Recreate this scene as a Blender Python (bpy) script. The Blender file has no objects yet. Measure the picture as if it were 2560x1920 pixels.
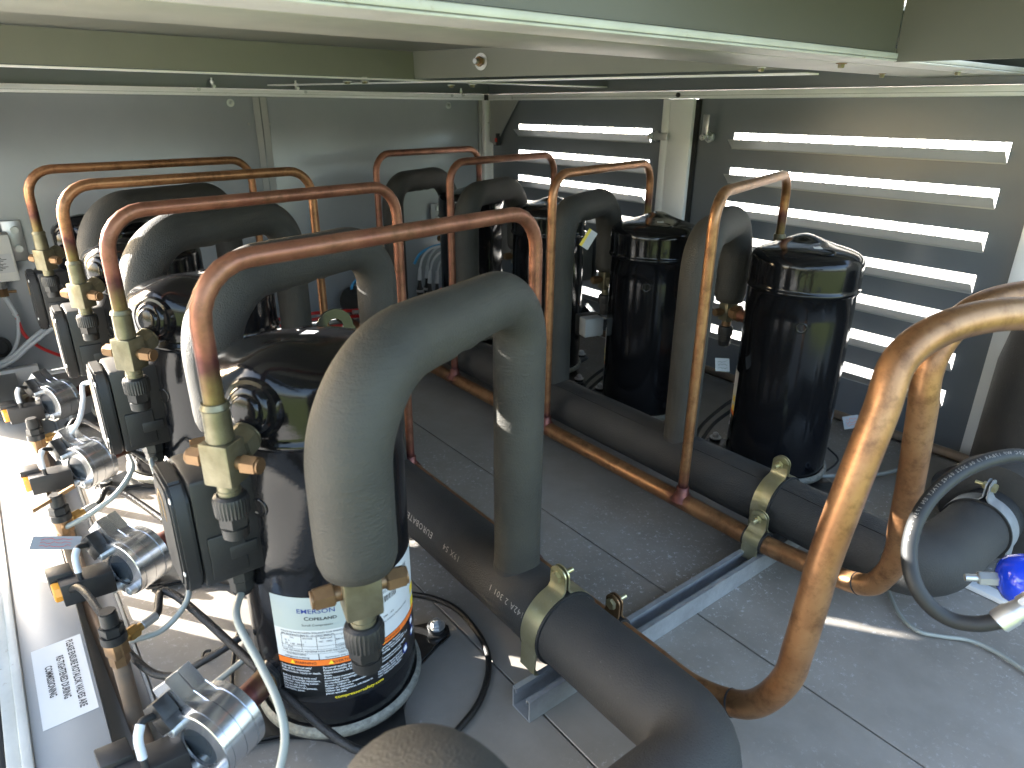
import bpy, bmesh, math, random
from mathutils import Vector, Matrix
import numpy as np
random.seed(7)
PI = math.pi
S = bpy.context.scene
COL = S.collection

# ------------------------------------------------------------------ camera
YAW, PITCH, ROLL, H = math.radians(37.8535), math.radians(22.0073), math.radians(0.45514), 0.75
cy, sy, cp, sp, cr, sr = math.cos(YAW), math.sin(YAW), math.cos(PITCH), math.sin(PITCH), math.cos(ROLL), math.sin(ROLL)
FW = Vector((sy*cp, cy*cp, -sp)); RT0 = Vector((cy, -sy, 0)); UP0 = RT0.cross(FW)
RT = RT0*cr + UP0*sr; UP = UP0*cr - RT0*sr
cam = bpy.data.cameras.new('camera'); camo = bpy.data.objects.new('camera', cam); COL.objects.link(camo)
cam.sensor_width = 36; cam.lens = 36*1698.8/2560; cam.clip_start = 0.01; cam.clip_end = 500
camo.matrix_world = Matrix(((RT.x, UP.x, -FW.x, 0), (RT.y, UP.y, -FW.y, 0), (RT.z, UP.z, -FW.z, H), (0, 0, 0, 1)))
cam.dof.use_dof = True; cam.dof.focus_distance = 1.15; cam.dof.aperture_fstop = 8.0
S.camera = camo
# ------------------------------------------------------------------ light
SUN_AZ, SUN_EL = math.radians(-36), math.radians(17)
W = bpy.data.worlds.new("World"); S.world = W; W.use_nodes = True
nt = W.node_tree; bg = nt.nodes['Background']
sky = nt.nodes.new('ShaderNodeTexSky'); sky.sky_type = 'NISHITA'; sky.sun_disc = False
sky.sun_elevation = SUN_EL; sky.sun_rotation = SUN_AZ; sky.dust_density = 4
nt.links.new(sky.outputs[0], bg.inputs[0]); bg.inputs[1].default_value = 0.15
sl = bpy.data.lights.new('sun', 'SUN'); sl.energy = 4.6; sl.angle = math.radians(0.5); sl.color = (1, .965, .91)
so = bpy.data.objects.new('sun', sl); COL.objects.link(so)
sd = Vector((math.sin(SUN_AZ)*math.cos(SUN_EL), math.cos(SUN_AZ)*math.cos(SUN_EL), math.sin(SUN_EL)))
so.rotation_euler = sd.to_track_quat('Z', 'Y').to_euler(); so.location = (-3, 4, 4)
S.view_settings.view_transform = 'Standard'; S.view_settings.look = 'None'
S.view_settings.exposure = 3.55; S.view_settings.gamma = 1.0
S.render.engine = 'CYCLES'; S.cycles.max_bounces = 8; S.cycles.diffuse_bounces = 5

# ------------------------------------------------------------------ helpers
def ray(px, py):
    return RT*((px-1280)/1698.8) - UP*((py-960)/1698.8) + FW
def at(px, py, X=None, Y=None, Z=None, D=None):
    "point measured on the survey photograph, on the plane X/Y/Z or at depth D"
    v = ray(px, py)
    t = X/v.x if X is not None else Y/v.y if Y is not None else (Z-H)/v.z if Z is not None else D
    return Vector((v.x*t, v.y*t, H+v.z*t))
def V(*a): return Vector(a)

class G:
    def __init__(s): s.bm = bmesh.new(); s.heat = s.bm.verts.layers.float.new('heat'); s.uv = None
    def quad(s, pts):
        s.bm.faces.new([s.bm.verts.new(p) for p in pts]); return s
    def box(s, c, size, rot=None, bev=0, seg=2):
        m = Matrix.Translation(c)
        if rot is not None: m = m @ (rot.to_4x4() if not isinstance(rot, (int, float)) else Matrix.Rotation(rot, 4, 'Z'))
        r = bmesh.ops.create_cube(s.bm, size=1, matrix=m @ Matrix.Diagonal((*size, 1)))
        if bev:
            es = {e for v in r['verts'] for e in v.link_edges}
            bmesh.ops.bevel(s.bm, geom=list(es), offset=bev, segments=seg, affect='EDGES', profile=.5)
        return s
    def span(s, a, b, **k):
        a = Vector(a); b = Vector(b)
        return s.box((a+b)/2, [max(abs(q), 1e-4) for q in (b-a)], **k)
    def cyl(s, p0, p1, r, r2=None, seg=28, bev=0, caps=True):
        p0 = Vector(p0); p1 = Vector(p1); d = p1-p0
        m = Matrix.Translation((p0+p1)/2) @ d.to_track_quat('Z', 'Y').to_matrix().to_4x4()
        q = bmesh.ops.create_cone(s.bm, cap_ends=caps, segments=seg, radius1=r, radius2=r if r2 is None else r2, depth=d.length, matrix=m)
        if bev:
            es = {e for v in q['verts'] for e in v.link_edges if any(len(f.verts) > 4 for f in e.link_faces)}
            bmesh.ops.bevel(s.bm, geom=list(es), offset=bev, segments=2, affect='EDGES')
        return s
    def sphere(s, c, r, sc=(1, 1, 1), u=24, v=14):
        bmesh.ops.create_uvsphere(s.bm, u_segments=u, v_segments=v, radius=r, matrix=Matrix.Translation(c) @ Matrix.Diagonal((*sc, 1)))
        return s
    def lathe(s, prof, o=(0, 0, 0), ax=(0, 0, 1), seg=48, fn=None):
        o = Vector(o); q = Vector(ax).to_track_quat('Z', 'Y')
        rings = []
        for r, z in prof:
            if r < 1e-6: rings.append([s.bm.verts.new(o+q @ V(0, 0, z))])
            else: rings.append([s.bm.verts.new(o+q @ V(r*math.cos(2*PI*i/seg), r*math.sin(2*PI*i/seg), z)) for i in range(seg)])
        for a, b in zip(rings, rings[1:]):
            for i in range(seg):
                j = (i+1) % seg
                if len(a) == 1 and len(b) == 1: continue
                if len(a) == 1: s.bm.faces.new((a[0], b[j], b[i]))
                elif len(b) == 1: s.bm.faces.new((a[i], a[j], b[0]))
                else: s.bm.faces.new((a[i], a[j], b[j], b[i]))
        return s
    def tube(s, pts, r, bend=0, seg=20, caps=True, heat=None, rf=None, step=.012, wob=0):
        path = fillet([Vector(p) for p in pts], bend, step) if bend else [Vector(p) for p in pts]
        # parallel transport
        T = [(path[min(i+1, len(path)-1)]-path[max(i-1, 0)]).normalized() for i in range(len(path))]
        n = T[0].orthogonal().normalized(); rings = []
        L = [0]
        for a, b in zip(path, path[1:]): L.append(L[-1]+(b-a).length)
        for i, p in enumerate(path):
            n = (n-T[i]*n.dot(T[i])).normalized(); b = T[i].cross(n)
            rr = r*(rf(L[i], L[-1]) if rf else 1)
            ring = []
            for k in range(seg):
                a = 2*PI*k/seg
                q = rr*(1+(wob*math.sin(L[i]*37+a*2+r*900)+wob*.6*math.sin(L[i]*81-a*3) if wob else 0))
                v = s.bm.verts.new(p+(n*math.cos(a)+b*math.sin(a))*q)
                if heat: v[s.heat] = heat(L[i], L[-1])
                ring.append(v)
            rings.append(ring)
        for a, b in zip(rings, rings[1:]):
            for k in range(seg):
                j = (k+1) % seg; s.bm.faces.new((a[k], a[j], b[j], b[k]))
        if caps:
            s.bm.faces.new(rings[0][::-1]); s.bm.faces.new(rings[-1])
        return s
    def prism(s, pts, z0, z1, m=None):
        m = m or Matrix.Identity(4)
        a = [s.bm.verts.new(m @ V(x, y, z0)) for x, y in pts]; b = [s.bm.verts.new(m @ V(x, y, z1)) for x, y in pts]
        n = len(pts)
        for i in range(n): s.bm.faces.new((a[i], a[(i+1) % n], b[(i+1) % n], b[i]))
        s.bm.faces.new(a[::-1]); s.bm.faces.new(b)
        return s
    def build(s, name, mat, parent=None, ang=35, smooth=True, shift=None):
        bmesh.ops.recalc_face_normals(s.bm, faces=s.bm.faces)
        me = bpy.data.meshes.new(name)
        if 'copper' in mat.name:
            ul = s.bm.loops.layers.uv.new('heat_uv')
            for f in s.bm.faces:
                for l in f.loops: l[ul].uv = (l.vert[s.heat], 0)
        if shift is not None: bmesh.ops.translate(s.bm, verts=s.bm.verts, vec=-Vector(shift))
        s.bm.to_mesh(me); s.bm.free()
        if smooth:
            me.polygons.foreach_set('use_smooth', [True]*len(me.polygons)); me.set_sharp_from_angle(angle=math.radians(ang))
        me.materials.append(mat)
        o = bpy.data.objects.new(name, me); COL.objects.link(o)
        if parent is not None: o.parent = parent
        return o

def fillet(P, R, step=.012):
    out = [P[0]]
    for i in range(1, len(P)-1):
        a, b, c = P[i-1], P[i], P[i+1]
        r_ = R[i-1] if isinstance(R, (list, tuple)) else R
        u = (a-b).normalized(); v = (c-b).normalized(); th = u.angle(v)
        if th > PI-.02: out.append(b); continue
        t = min(r_/math.tan(th/2), (a-b).length*.49 if i > 1 else (a-b).length*.98, (c-b).length*.49 if i < len(P)-2 else (c-b).length*.98)
        rr = t*math.tan(th/2); cen = b+(u+v).normalized()*(rr/math.sin(th/2))
        s0 = (b+u*t)-cen; s1 = (b+v*t)-cen; an = s0.angle(s1); ax = s0.cross(s1).normalized()
        n = max(5, int(an*rr/step))
        for k in range(n+1): out.append(cen+Matrix.Rotation(an*k/n, 3, ax) @ s0)
    out.append(P[-1])
    res = [out[0]]
    for p in out[1:]:
        L = (p-res[-1]).length
        if L < 1e-5: continue
        m = int(L/(step*2)); q = res[-1].copy()
        for k in range(1, m): res.append(q.lerp(p, k/m))
        res.append(p)
    return res

def smooth_path(P, n=8):
    P = [Vector(p) for p in P]; Q = [P[0]*2-P[1]]+P+[P[-1]*2-P[-2]]; out = []
    for i in range(1, len(Q)-2):
        for k in range(n):
            t = k/n; a, b, c, d = Q[i-1:i+3]
            out.append(.5*((2*b)+(-a+c)*t+(2*a-5*b+4*c-d)*t*t+(-a+3*b-3*c+d)*t**3))
    out.append(P[-1]); return out

def tag(o, label, cat, group=None):
    o['label'] = label; o['category'] = cat
    if group: o['group'] = group
    return o
def thing(name, label, cat, loc=(0, 0, 0), rz=0, group=None):
    o = bpy.data.objects.new(name, None); COL.objects.link(o); o.location = loc; o.rotation_euler.z = rz
    o.empty_display_size = .02
    return tag(o, label, cat, group)
def struct(o): o['kind'] = 'structure'; return o
def dup(root, loc, rz, label, group=None):
    def rec(o, par):
        c = o.copy(); COL.objects.link(c)
        if par is not None: c.parent = par
        for ch in [x for x in bpy.data.objects if x.parent is o]: rec(ch, c)
        return c
    r = rec(root, None); r.location = loc; r.rotation_euler.z = rz; r['label'] = label
    if group: r['group'] = group
    return r

# text -> flat mesh data (list of verts, faces) in XY metres
def text_mesh(txt, size, align='LEFT', bold=0, space=1.0, sx=1.0):
    cu = bpy.data.curves.new('t', 'FONT'); cu.body = txt; cu.size = size; cu.align_x = align; cu.offset = bold
    cu.space_character = space; cu.resolution_u = 2
    ob = bpy.data.objects.new('t', cu); COL.objects.link(ob)
    dg = bpy.context.evaluated_depsgraph_get(); me = ob.evaluated_get(dg).to_mesh()
    vs = [(v.co.x*sx, v.co.y) for v in me.vertices]; fs = [list(p.vertices) for p in me.polygons]
    bpy.data.objects.remove(ob); bpy.data.curves.remove(cu)
    return vs, fs
def add_flat(g, vs, fs, fn):
    bv = [g.bm.verts.new(fn(x, y)) for x, y in vs]
    for f in fs:
        try: g.bm.faces.new([bv[i] for i in f])
        except ValueError: pass

# ------------------------------------------------------------------ materials
def mat(name, col, rough=.5, metal=0, bump=0, bscale=40, var=0, vscale=6, coat=0, col2=None, spec=.5, detail=6, rvar=0, fn=None, aniso=0):
    m = bpy.data.materials.new(name); m.use_nodes = True; n = m.node_tree; B = n.nodes['Principled BSDF']
    B.inputs['Roughness'].default_value = rough; B.inputs['Metallic'].default_value = metal
    B.inputs['Coat Weight'].default_value = coat; B.inputs['Coat Roughness'].default_value = .06
    B.inputs['Specular IOR Level'].default_value = spec
    B.inputs['Base Color'].default_value = (*col, 1)
    tc = n.nodes.new('ShaderNodeTexCoord')
    if var or col2:
        no = n.nodes.new('ShaderNodeTexNoise'); no.inputs['Scale'].default_value = vscale; no.inputs['Detail'].default_value = detail; no.inputs['Roughness'].default_value = .65
        n.links.new(tc.outputs['Object'], no.inputs[0])
        rp = n.nodes.new('ShaderNodeValToRGB'); rp.color_ramp.elements[0].position = .35; rp.color_ramp.elements[1].position = .68
        c2 = col2 or tuple(min(1, c*(1+var)) for c in col); c1 = col if col2 else tuple(c*(1-var) for c in col)
        rp.color_ramp.elements[0].color = (*c1, 1); rp.color_ramp.elements[1].color = (*c2, 1)
        n.links.new(no.outputs[0], rp.inputs[0]); n.links.new(rp.outputs[0], B.inputs['Base Color'])
        if rvar:
            mr = n.nodes.new('ShaderNodeMapRange'); mr.inputs[3].default_value = rough-rvar; mr.inputs[4].default_value = rough+rvar
            n.links.new(no.outputs[0], mr.inputs[0]); n.links.new(mr.outputs[0], B.inputs['Roughness'])
    if bump:
        nb = n.nodes.new('ShaderNodeTexNoise'); nb.inputs['Scale'].default_value = bscale; nb.inputs['Detail'].default_value = 3
        n.links.new(tc.outputs['Object'], nb.inputs[0])
        bp = n.nodes.new('ShaderNodeBump'); bp.inputs['Strength'].default_value = bump; bp.inputs['Distance'].default_value = .002
        n.links.new(nb.outputs[0], bp.inputs['Height']); n.links.new(bp.outputs[0], B.inputs['Normal'])
    if fn: fn(m, n, B, tc)
    return m
def specks(scale, thr, color, amount=1, mask_scale=2.5, mlo=.45, mhi=.65):
    "dust or salt specks: sharp small noise, in drifts"
    def f(m, n, B, tc):
        src = B.inputs['Base Color'].links[0].from_socket if B.inputs['Base Color'].links else None
        a = n.nodes.new('ShaderNodeTexNoise'); a.inputs['Scale'].default_value = scale; a.inputs['Detail'].default_value = 8; a.inputs['Roughness'].default_value = .8
        b = n.nodes.new('ShaderNodeTexNoise'); b.inputs['Scale'].default_value = mask_scale; b.inputs['Detail'].default_value = 3
        for q in (a, b): n.links.new(tc.outputs['Object'], q.inputs[0])
        ra = n.nodes.new('ShaderNodeMapRange'); ra.inputs[1].default_value = thr; ra.inputs[2].default_value = thr+.05
        rb = n.nodes.new('ShaderNodeMapRange'); rb.inputs[1].default_value = mlo; rb.inputs[2].default_value = mhi; rb.inputs[4].default_value = amount
        n.links.new(a.outputs[0], ra.inputs[0]); n.links.new(b.outputs[0], rb.inputs[0])
        mu = n.nodes.new('ShaderNodeMath'); mu.operation = 'MULTIPLY'; n.links.new(ra.outputs[0], mu.inputs[0]); n.links.new(rb.outputs[0], mu.inputs[1])
        mx = n.nodes.new('ShaderNodeMix'); mx.data_type = 'RGBA'; n.links.new(mu.outputs[0], mx.inputs[0])
        if src: n.links.new(src, mx.inputs[6])
        else: mx.inputs[6].default_value = B.inputs['Base Color'].default_value
        mx.inputs[7].default_value = (*color, 1); n.links.new(mx.outputs[2], B.inputs['Base Color'])
        if B.inputs['Metallic'].default_value > 0:
            mm = n.nodes.new('ShaderNodeMath'); mm.operation = 'SUBTRACT'; mm.inputs[0].default_value = B.inputs['Metallic'].default_value
            n.links.new(mu.outputs[0], mm.inputs[1]); mm.use_clamp = True; n.links.new(mm.outputs[0], B.inputs['Metallic'])
    return f
def copper_fn(m, n, B, tc):
    src = B.inputs['Base Color'].links[0].from_socket
    at_ = n.nodes.new('ShaderNodeSeparateXYZ'); uvn = n.nodes.new('ShaderNodeUVMap'); uvn.uv_map = 'heat_uv'; n.links.new(uvn.outputs[0], at_.inputs[0])
    no = n.nodes.new('ShaderNodeTexNoise'); no.inputs['Scale'].default_value = 60; no.inputs['Detail'].default_value = 4; n.links.new(tc.outputs['Object'], no.inputs[0])
    ad = n.nodes.new('ShaderNodeMath'); ad.operation = 'MULTIPLY_ADD'; ad.inputs[1].default_value = .5; ad.inputs[2].default_value = -.25
    n.links.new(no.outputs[0], ad.inputs[0]); s2 = n.nodes.new('ShaderNodeMath'); n.links.new(ad.outputs[0], s2.inputs[0]); n.links.new(at_.outputs[0], s2.inputs[1])
    rp = n.nodes.new('ShaderNodeValToRGB'); cr_ = rp.color_ramp
    cr_.elements[0].position = .25; cr_.elements[0].color = (0, 0, 0, 1)
    cr_.elements[1].position = .6; cr_.elements[1].color = (1, 1, 1, 1)
    n.links.new(s2.outputs[0], rp.inputs[0])
    hc = n.nodes.new('ShaderNodeValToRGB'); e = hc.color_ramp.elements
    e[0].position = .4; e[0].color = (.16, .045, .04, 1); e[1].position = 1.15/1.2; e[1].color = (.15, .11, .04, 1)
    q = hc.color_ramp.elements.new(.65); q.color = (.07, .022, .02, 1)
    n.links.new(s2.outputs[0], hc.inputs[0])
    mx = n.nodes.new('ShaderNodeMix'); mx.data_type = 'RGBA'
    n.links.new(rp.outputs[0], mx.inputs[0]); n.links.new(src, mx.inputs[6]); n.links.new(hc.outputs[0], mx.inputs[7]); n.links.new(mx.outputs[2], B.inputs['Base Color'])
    # fine dark stains
    st = n.nodes.new('ShaderNodeTexNoise'); st.inputs['Scale'].default_value = 38; st.inputs['Detail'].default_value = 9; st.inputs['Roughness'].default_value = .75
    n.links.new(tc.outputs['Object'], st.inputs[0])
    r3 = n.nodes.new('ShaderNodeMapRange'); r3.inputs[1].default_value = .47; r3.inputs[2].default_value = .66; r3.inputs[4].default_value = .72
    n.links.new(st.outputs[0], r3.inputs[0])
    m3 = n.nodes.new('ShaderNodeMix'); m3.data_type = 'RGBA'; n.links.new(r3.outputs[0], m3.inputs[0]); n.links.new(mx.outputs[2], m3.inputs[6]); m3.inputs[7].default_value = (.10, .045, .02, 1)
    n.links.new(m3.outputs[2], B.inputs['Base Color'])

M = {}
M['copper'] = mat('copper', (.30, .135, .065), .38, .7, .08, 120, col2=(.38, .19, .09), vscale=14, rvar=.08, fn=copper_fn)
M['copper_red'] = mat('aged_copper', (.20, .07, .045), .42, .6, .12, 150, col2=(.29, .13, .075), vscale=16, rvar=.08, fn=copper_fn)
M['copper_gold'] = mat('golden_copper', (.25, .115, .05), .38, .7, .03, 90, col2=(.38, .21, .10), vscale=10, rvar=.08, fn=copper_fn)
def wrinkle(m, n, B, tc):
    w = n.nodes.new('ShaderNodeTexNoise'); w.inputs['Scale'].default_value = 1; w.inputs['Detail'].default_value = 5
    mp = n.nodes.new('ShaderNodeMapping'); mp.inputs['Scale'].default_value = (60, 60, 330); n.links.new(tc.outputs['Object'], mp.inputs[0]); n.links.new(mp.outputs[0], w.inputs[0])
    bp = n.nodes.new('ShaderNodeBump'); bp.inputs['Strength'].default_value = .5; bp.inputs['Distance'].default_value = .0016
    n.links.new(w.outputs[0], bp.inputs['Height']); bp.inputs['Strength'].default_value = .55; old = B.inputs['Normal'].links[0].from_socket; n.links.new(old, bp.inputs['Normal']); n.links.new(bp.outputs[0], B.inputs['Normal'])
M['foam'] = mat('rubber_foam', (.024, .0225, .019), .7, 0, .7, 480, col2=(.040, .037, .030), vscale=9, fn=specks(260, .66, (.2, .19, .16), .5, 5, .4, .7))
M['foam_wrinkled'] = mat('wrinkled_rubber_foam', (.025, .0235, .0185), .68, 0, .35, 420, col2=(.040, .037, .028), vscale=9, fn=wrinkle)
M['header_foam'] = mat('dusty_rubber_foam', (.018, .0175, .0175), .72, 0, .45, 420, col2=(.036, .033, .029), vscale=5, fn=specks(200, .62, (.16, .15, .14), .7, 6, .35, .65))
M['black_paint'] = mat('gloss_black_paint', (.006, .006, .007), .12, 0, .07, 230, coat=0, spec=.34, fn=specks(160, .70, (.09, .09, .09), .5, 9, .4, .7))
M['cast_black'] = mat('black_painted_steel', (.012, .012, .012), .3, 0, .25, 120, coat=.4)
M['black_plastic'] = mat('black_plastic', (.010, .010, .010), .45, 0, .12, 300, fn=specks(240, .66, (.1, .1, .095), .6, 10, .35, .6))
M['box_plastic'] = mat('matte_black_plastic', (.011, .0105, .0105), .5, 0, .1, 260, fn=specks(220, .64, (.12, .115, .11), .7, 12, .35, .6))
M['brass'] = mat('brass', (.56, .36, .13), .32, .9, .06, 120, col2=(.42, .26, .10), vscale=40)
M['brass_brown'] = mat('brown_brass', (.19, .11, .055), .42, .7, .08, 100, col2=(.26, .16, .08), vscale=30)
M['zinc_yellow'] = mat('yellow_zinc_plate', (.45, .41, .22), .33, .85, .1, 90, col2=(.55, .52, .36), vscale=18, fn=specks(230, .60, (.75, .74, .62), .8, 20, .35, .6))
M['valve'] = mat('plated_valve_brass', (.125, .11, .065), .42, .7, .2, 160, col2=(.21, .19, .125), vscale=30)
M['zinc'] = mat('zinc_steel', (.55, .56, .56), .35, .85, .1, 100, var=.1)
M['alu'] = mat('machined_aluminium', (.66, .67, .68), .24, .95, .04, 60, var=.06, vscale=20)
M['alu_frame'] = mat('aluminium_profile', (.80, .80, .79), .42, .1, .05, 80, var=.04, vscale=5)
M['alu_dirty'] = mat('weathered_aluminium', (.46, .46, .42), .5, .3, .1, 80, col2=(.58, .58, .54), vscale=9, fn=specks(60, .60, (.25, .16, .07), .8, 12, .45, .6))
M['wall_lit'] = mat('lit_grey_powder_coat', (.30, .318, .335), .27, .1, .05, 200, var=.05, vscale=3, fn=specks(90, .72, (.05, .05, .05), .7, 3, .45, .6))  # wall grey made paler: light from the openings put into the colour
M['grey_sheen'] = mat('sheen_grey_powder_coat', (.36, .36, .35), .36, .1, .05, 260, var=.05, vscale=3, fn=specks(90, .70, (.05, .05, .05), .7, 6, .45, .6))  # same paint as the sheet, lightened to carry the blades' sheen
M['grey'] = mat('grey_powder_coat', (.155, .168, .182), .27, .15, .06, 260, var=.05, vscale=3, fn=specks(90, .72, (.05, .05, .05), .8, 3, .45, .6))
M['grey_light'] = mat('light_grey_powder_coat', (.30, .30, .29), .36, .1, .05, 200, var=.05, vscale=3)
M['roof'] = mat('roof_grey', (.095, .09, .07), .36, .05, .05, 200, var=.05, vscale=3)
M['floor'] = mat('galvanised_floor', (.20, .182, .158), .5, .12, .1, 60, col2=(.265, .243, .215), vscale=7, rvar=.1, fn=specks(120, .565, (.62, .62, .62), .6, 2.6, .40, .60))
M['strut'] = mat('galvanised_strut', (.24, .25, .26), .5, .5, .2, 140, col2=(.33, .345, .36), vscale=25, fn=specks(210, .62, (.6, .6, .6), .6, 12, .4, .6))
M['white_label'] = mat('white_label', (.52, .53, .53), .35)
M['grey_label'] = mat('grey_label', (.33, .37, .355), .35)
M['black_label'] = mat('black_label', (.01, .01, .01), .3)
M['orange'] = mat('orange_label', (.75, .16, .02), .4)
M['yellow'] = mat('yellow_print', (.80, .60, .03), .4)
M['blue_ink'] = mat('blue_ink', (.01, .03, .18), .4)
M['ink'] = mat('black_ink', (.01, .01, .012), .5)
M['white_ink'] = mat('white_ink', (.75, .75, .75), .5)
M['pale_ink'] = mat('pale_print', (.30, .27, .24), .7)
M['red_ink'] = mat('red_ink', (.6, .05, .03), .5)
M['knob'] = mat('orange_plastic', (.85, .33, .03), .35)
M['dull_pipe'] = mat('dull_pipe', (.17, .13, .10), .5, .4, .1, 100, col2=(.25, .17, .11), vscale=20)
M['cable'] = mat('grey_cable', (.22, .235, .215), .45, 0, .05, 60)
M['white_tube'] = mat('white_hose', (.50, .53, .56), .4)
M['blue_tube'] = mat('blue_hose', (.05, .30, .60), .35)
M['red_tube'] = mat('red_hose', (.55, .03, .03), .35)
M['rubber'] = mat('black_rubber_hose', (.012, .012, .012), .6, 0, .1, 200)
M['braid'] = mat('braided_hose', (.014, .013, .012), .4, .2, .7, 500)
M['band'] = mat('woven_heater_band', (.22, .215, .18), .6, .3, .9, 260, var=.3, vscale=120)
M['blue_paint'] = mat('blue_paint', (.01, .05, .62), .16, 0, 0, 100, coat=.6)
M['glass'] = mat('dark_sight_glass', (.04, .05, .06), .08, .2, coat=1)
M['card'] = mat('tag_card', (.26, .265, .265), .6)
M['paper'] = mat('sticker_paper', (.62, .61, .58), .5, 0, .06, 30, var=.03)
M['box_white'] = mat('white_plastic_box', (.66, .66, .62), .4)
M['concrete'] = mat('pale_concrete', (.46, .45, .42), .85, 0, .2, 8, var=.12, vscale=1.2)
M['grass'] = mat('lawn', (.085, .12, .025), .9, 0, .5, 30, col2=(.14, .175, .045), vscale=3)
M['cladding'] = mat('white_cladding', (.72, .74, .75), .5)
M['beam'] = mat('beam_aluminium', (.25, .255, .21), .42, .2, .08, 60, col2=(.33, .335, .28), vscale=6)
M['roof_bounce'] = mat('bounce_lit_roof_grey', (.17, .172, .15), .32, .05, .05, 200, var=.05, vscale=3)  # roof grey lightened, bounce light worked into the base colour
M['dark'] = mat('dark_gap', (.01, .01, .01), .8)

# ------------------------------------------------------------------ outside
g = G(); g.quad([(-60, -60, -.62), (60, -60, -.62), (60, 60, -.62), (-60, 60, -.62)]); struct(g.build('ground', M['grass']))
g = G(); g.quad([(-14, -.9, -.61), (14, -.9, -.61), (14, 14, -.61), (-14, 14, -.61)]); struct(g.build('pavement', M['concrete']))
g = G()
for k in range(120):
    y = -2+k*.15; g.span((9.0, y, -.61), (9.06, y+.11, 3.2))
g.span((9.06, -2, -.61), (9.3, 16, 3.2))
tag(g.build('neighbouring_building', M['cladding'], ang=20), 'pale ribbed cladding of a building seen in strips through the louvres', 'building')

# ------------------------------------------------------------------ enclosure
XR, YF = 1.7025, 2.36
ZR = .782
g = G(); g.span((.045, -.45, -.03), (XR+.03, YF+.02, -.004)).quad([(.045, -.45, 0), (XR, -.45, 0), (XR, YF, 0), (.045, YF, 0)]); struct(g.build('floor', M['floor']))
def sheet(name, x0, y0, x1, y1, label):
    g = G(); g.box(((x0+x1)/2, (y0+y1)/2, .0045), (x1-x0, y1-y0, .003), bev=.0008, seg=1)
    return tag(g.build(name, M['floor']), label, 'floor sheet', 'galvanised floor sheets')
sheet('floor_sheet', .047, -.4, .447, YF-.01, 'leftmost long galvanised floor sheet under the front compressors')
sheet('floor_sheet', .4495, -.4, .768, YF-.01, 'dusty grey floor sheet between the left header and the central seam')
sheet('floor_sheet', .7705, -.4, 1.19, YF-.01, 'speckled grey floor sheet under the right header pipes')
sheet('floor_sheet', 1.1925, -.4, XR-.03, YF-.01, 'rightmost grey floor sheet below the louvred wall')
# trough and ledge on the left
g = G(); g.span((-.012, -.4, -.037), (.041, YF, -.032)).span((.041, -.4, -.055), (.0445, YF, .006)); tag(g.build('cable_trough', M['grey_light']), 'narrow sunken trough between sticker ledge and floor edge', 'trough')
g = G(); g.span((-.088, -.4, .033), (-.012, YF, .04), bev=.001).span((-.0155, -.4, -.06), (-.012, YF, .033))
led = tag(g.build('side_ledge', M['grey_light']), 'flat grey ledge along the left side carrying the white sticker', 'ledge')
t = thing('sill_profile', 'aluminium sill profile at the lower left with rusty specks', 'profile', (-.1, .9, 0))
g = G(); g.span((-.1, -.4, .0), (-.0885, YF, .046), bev=.002).span((-.116, -.4, .0), (-.1005, YF, .036), bev=.002); g.build('profile', M['alu_dirty'], t, shift=(-.1, .9, 0))
g = G(); g.span((-.122, -.4, .0), (-.1165, YF, .032), bev=.001); g.build('gasket', M['dark'], t, shift=(-.1, .9, 0))
g = G(); g.span((-.175, -.4, -.02), (-.1225, YF, .026), bev=.003); g.build('outer_profile', M['grey'], t, shift=(-.1, .9, 0))
# far wall
def panel(name, x0, x1, label):
    t = thing(name, label, 'wall panel', ((x0+x1)/2, YF, 0), 0, 'grey panels of the far wall'); o = t.location
    g = G(); g.span((x0, YF, .012), (x1, YF+.02, ZR+.0212), bev=.0005); g.build('sheet', M['wall_lit'], t, shift=o)
    return t
pl = panel('wall_panel', -.12, .7995, 'wide plain grey far wall panel on the left, behind the pressure switch')
pr = panel('wall_panel', .8005, 1.70, 'grey far wall panel next to the corner post, with two soft reflections')
for t, xs in ((pl, (.752, .767)), (pr, (1.60, 1.66))):
    g = G(); g.span((.778 if t is pl else .802, YF-.0035, .013), (.7985 if t is pl else .822, YF-.0005, ZR-.002)); g.build('folded_edge', M['grey_light'], t, shift=t.location)
for x, lab, p in ((.709, 'b', pl), (1.516, 'b', pr)):
    g = G(); g.cyl((x, YF-.003, .762), (x, YF, .762), .0115).cyl((x, YF-.011, .762), (x, YF-.003, .762), .0065, seg=6, bev=.001).sphere((x, YF-.011, .762), .0055); g.build('panel_bolt', M['zinc'], p, shift=p.location)
g = G()
for x, z in ((.756, .70), (.782, .70), (.823, .70)): g.cyl((x, YF-.0055, z), (x, YF-.003, z), .004, seg=12)
g.build('rivets', M['grey_light'], pl, shift=pl.location)
# corner post
t = thing('corner_post', 'bright aluminium corner post between far wall and louvres', 'post', (1.69, 2.35, 0))
g = G(); g.span((1.668, 2.333, .0), (1.701, 2.3585, ZR), bev=.002).span((1.701, 2.325, .0), (1.72, 2.38, ZR+.0212)); g.build('profile', M['alu_frame'], t, shift=t.location)
g = G(); g.span((1.652, 2.350, .0), (1.667, 2.359, ZR), bev=.001); g.build('flange', M['grey_light'], t, shift=t.location)
g = G(); g.span((1.664, 2.328, ZR), (1.7015, 2.359, ZR+.021), bev=.001); g.build('corner_joint', M['black_plastic'], t, shift=t.location)
g = G(); g.cyl((1.684, 2.3305, .70), (1.684, 2.333, .70), .003, seg=12); g.build('screw', M['zinc'], t, shift=t.location)
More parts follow.
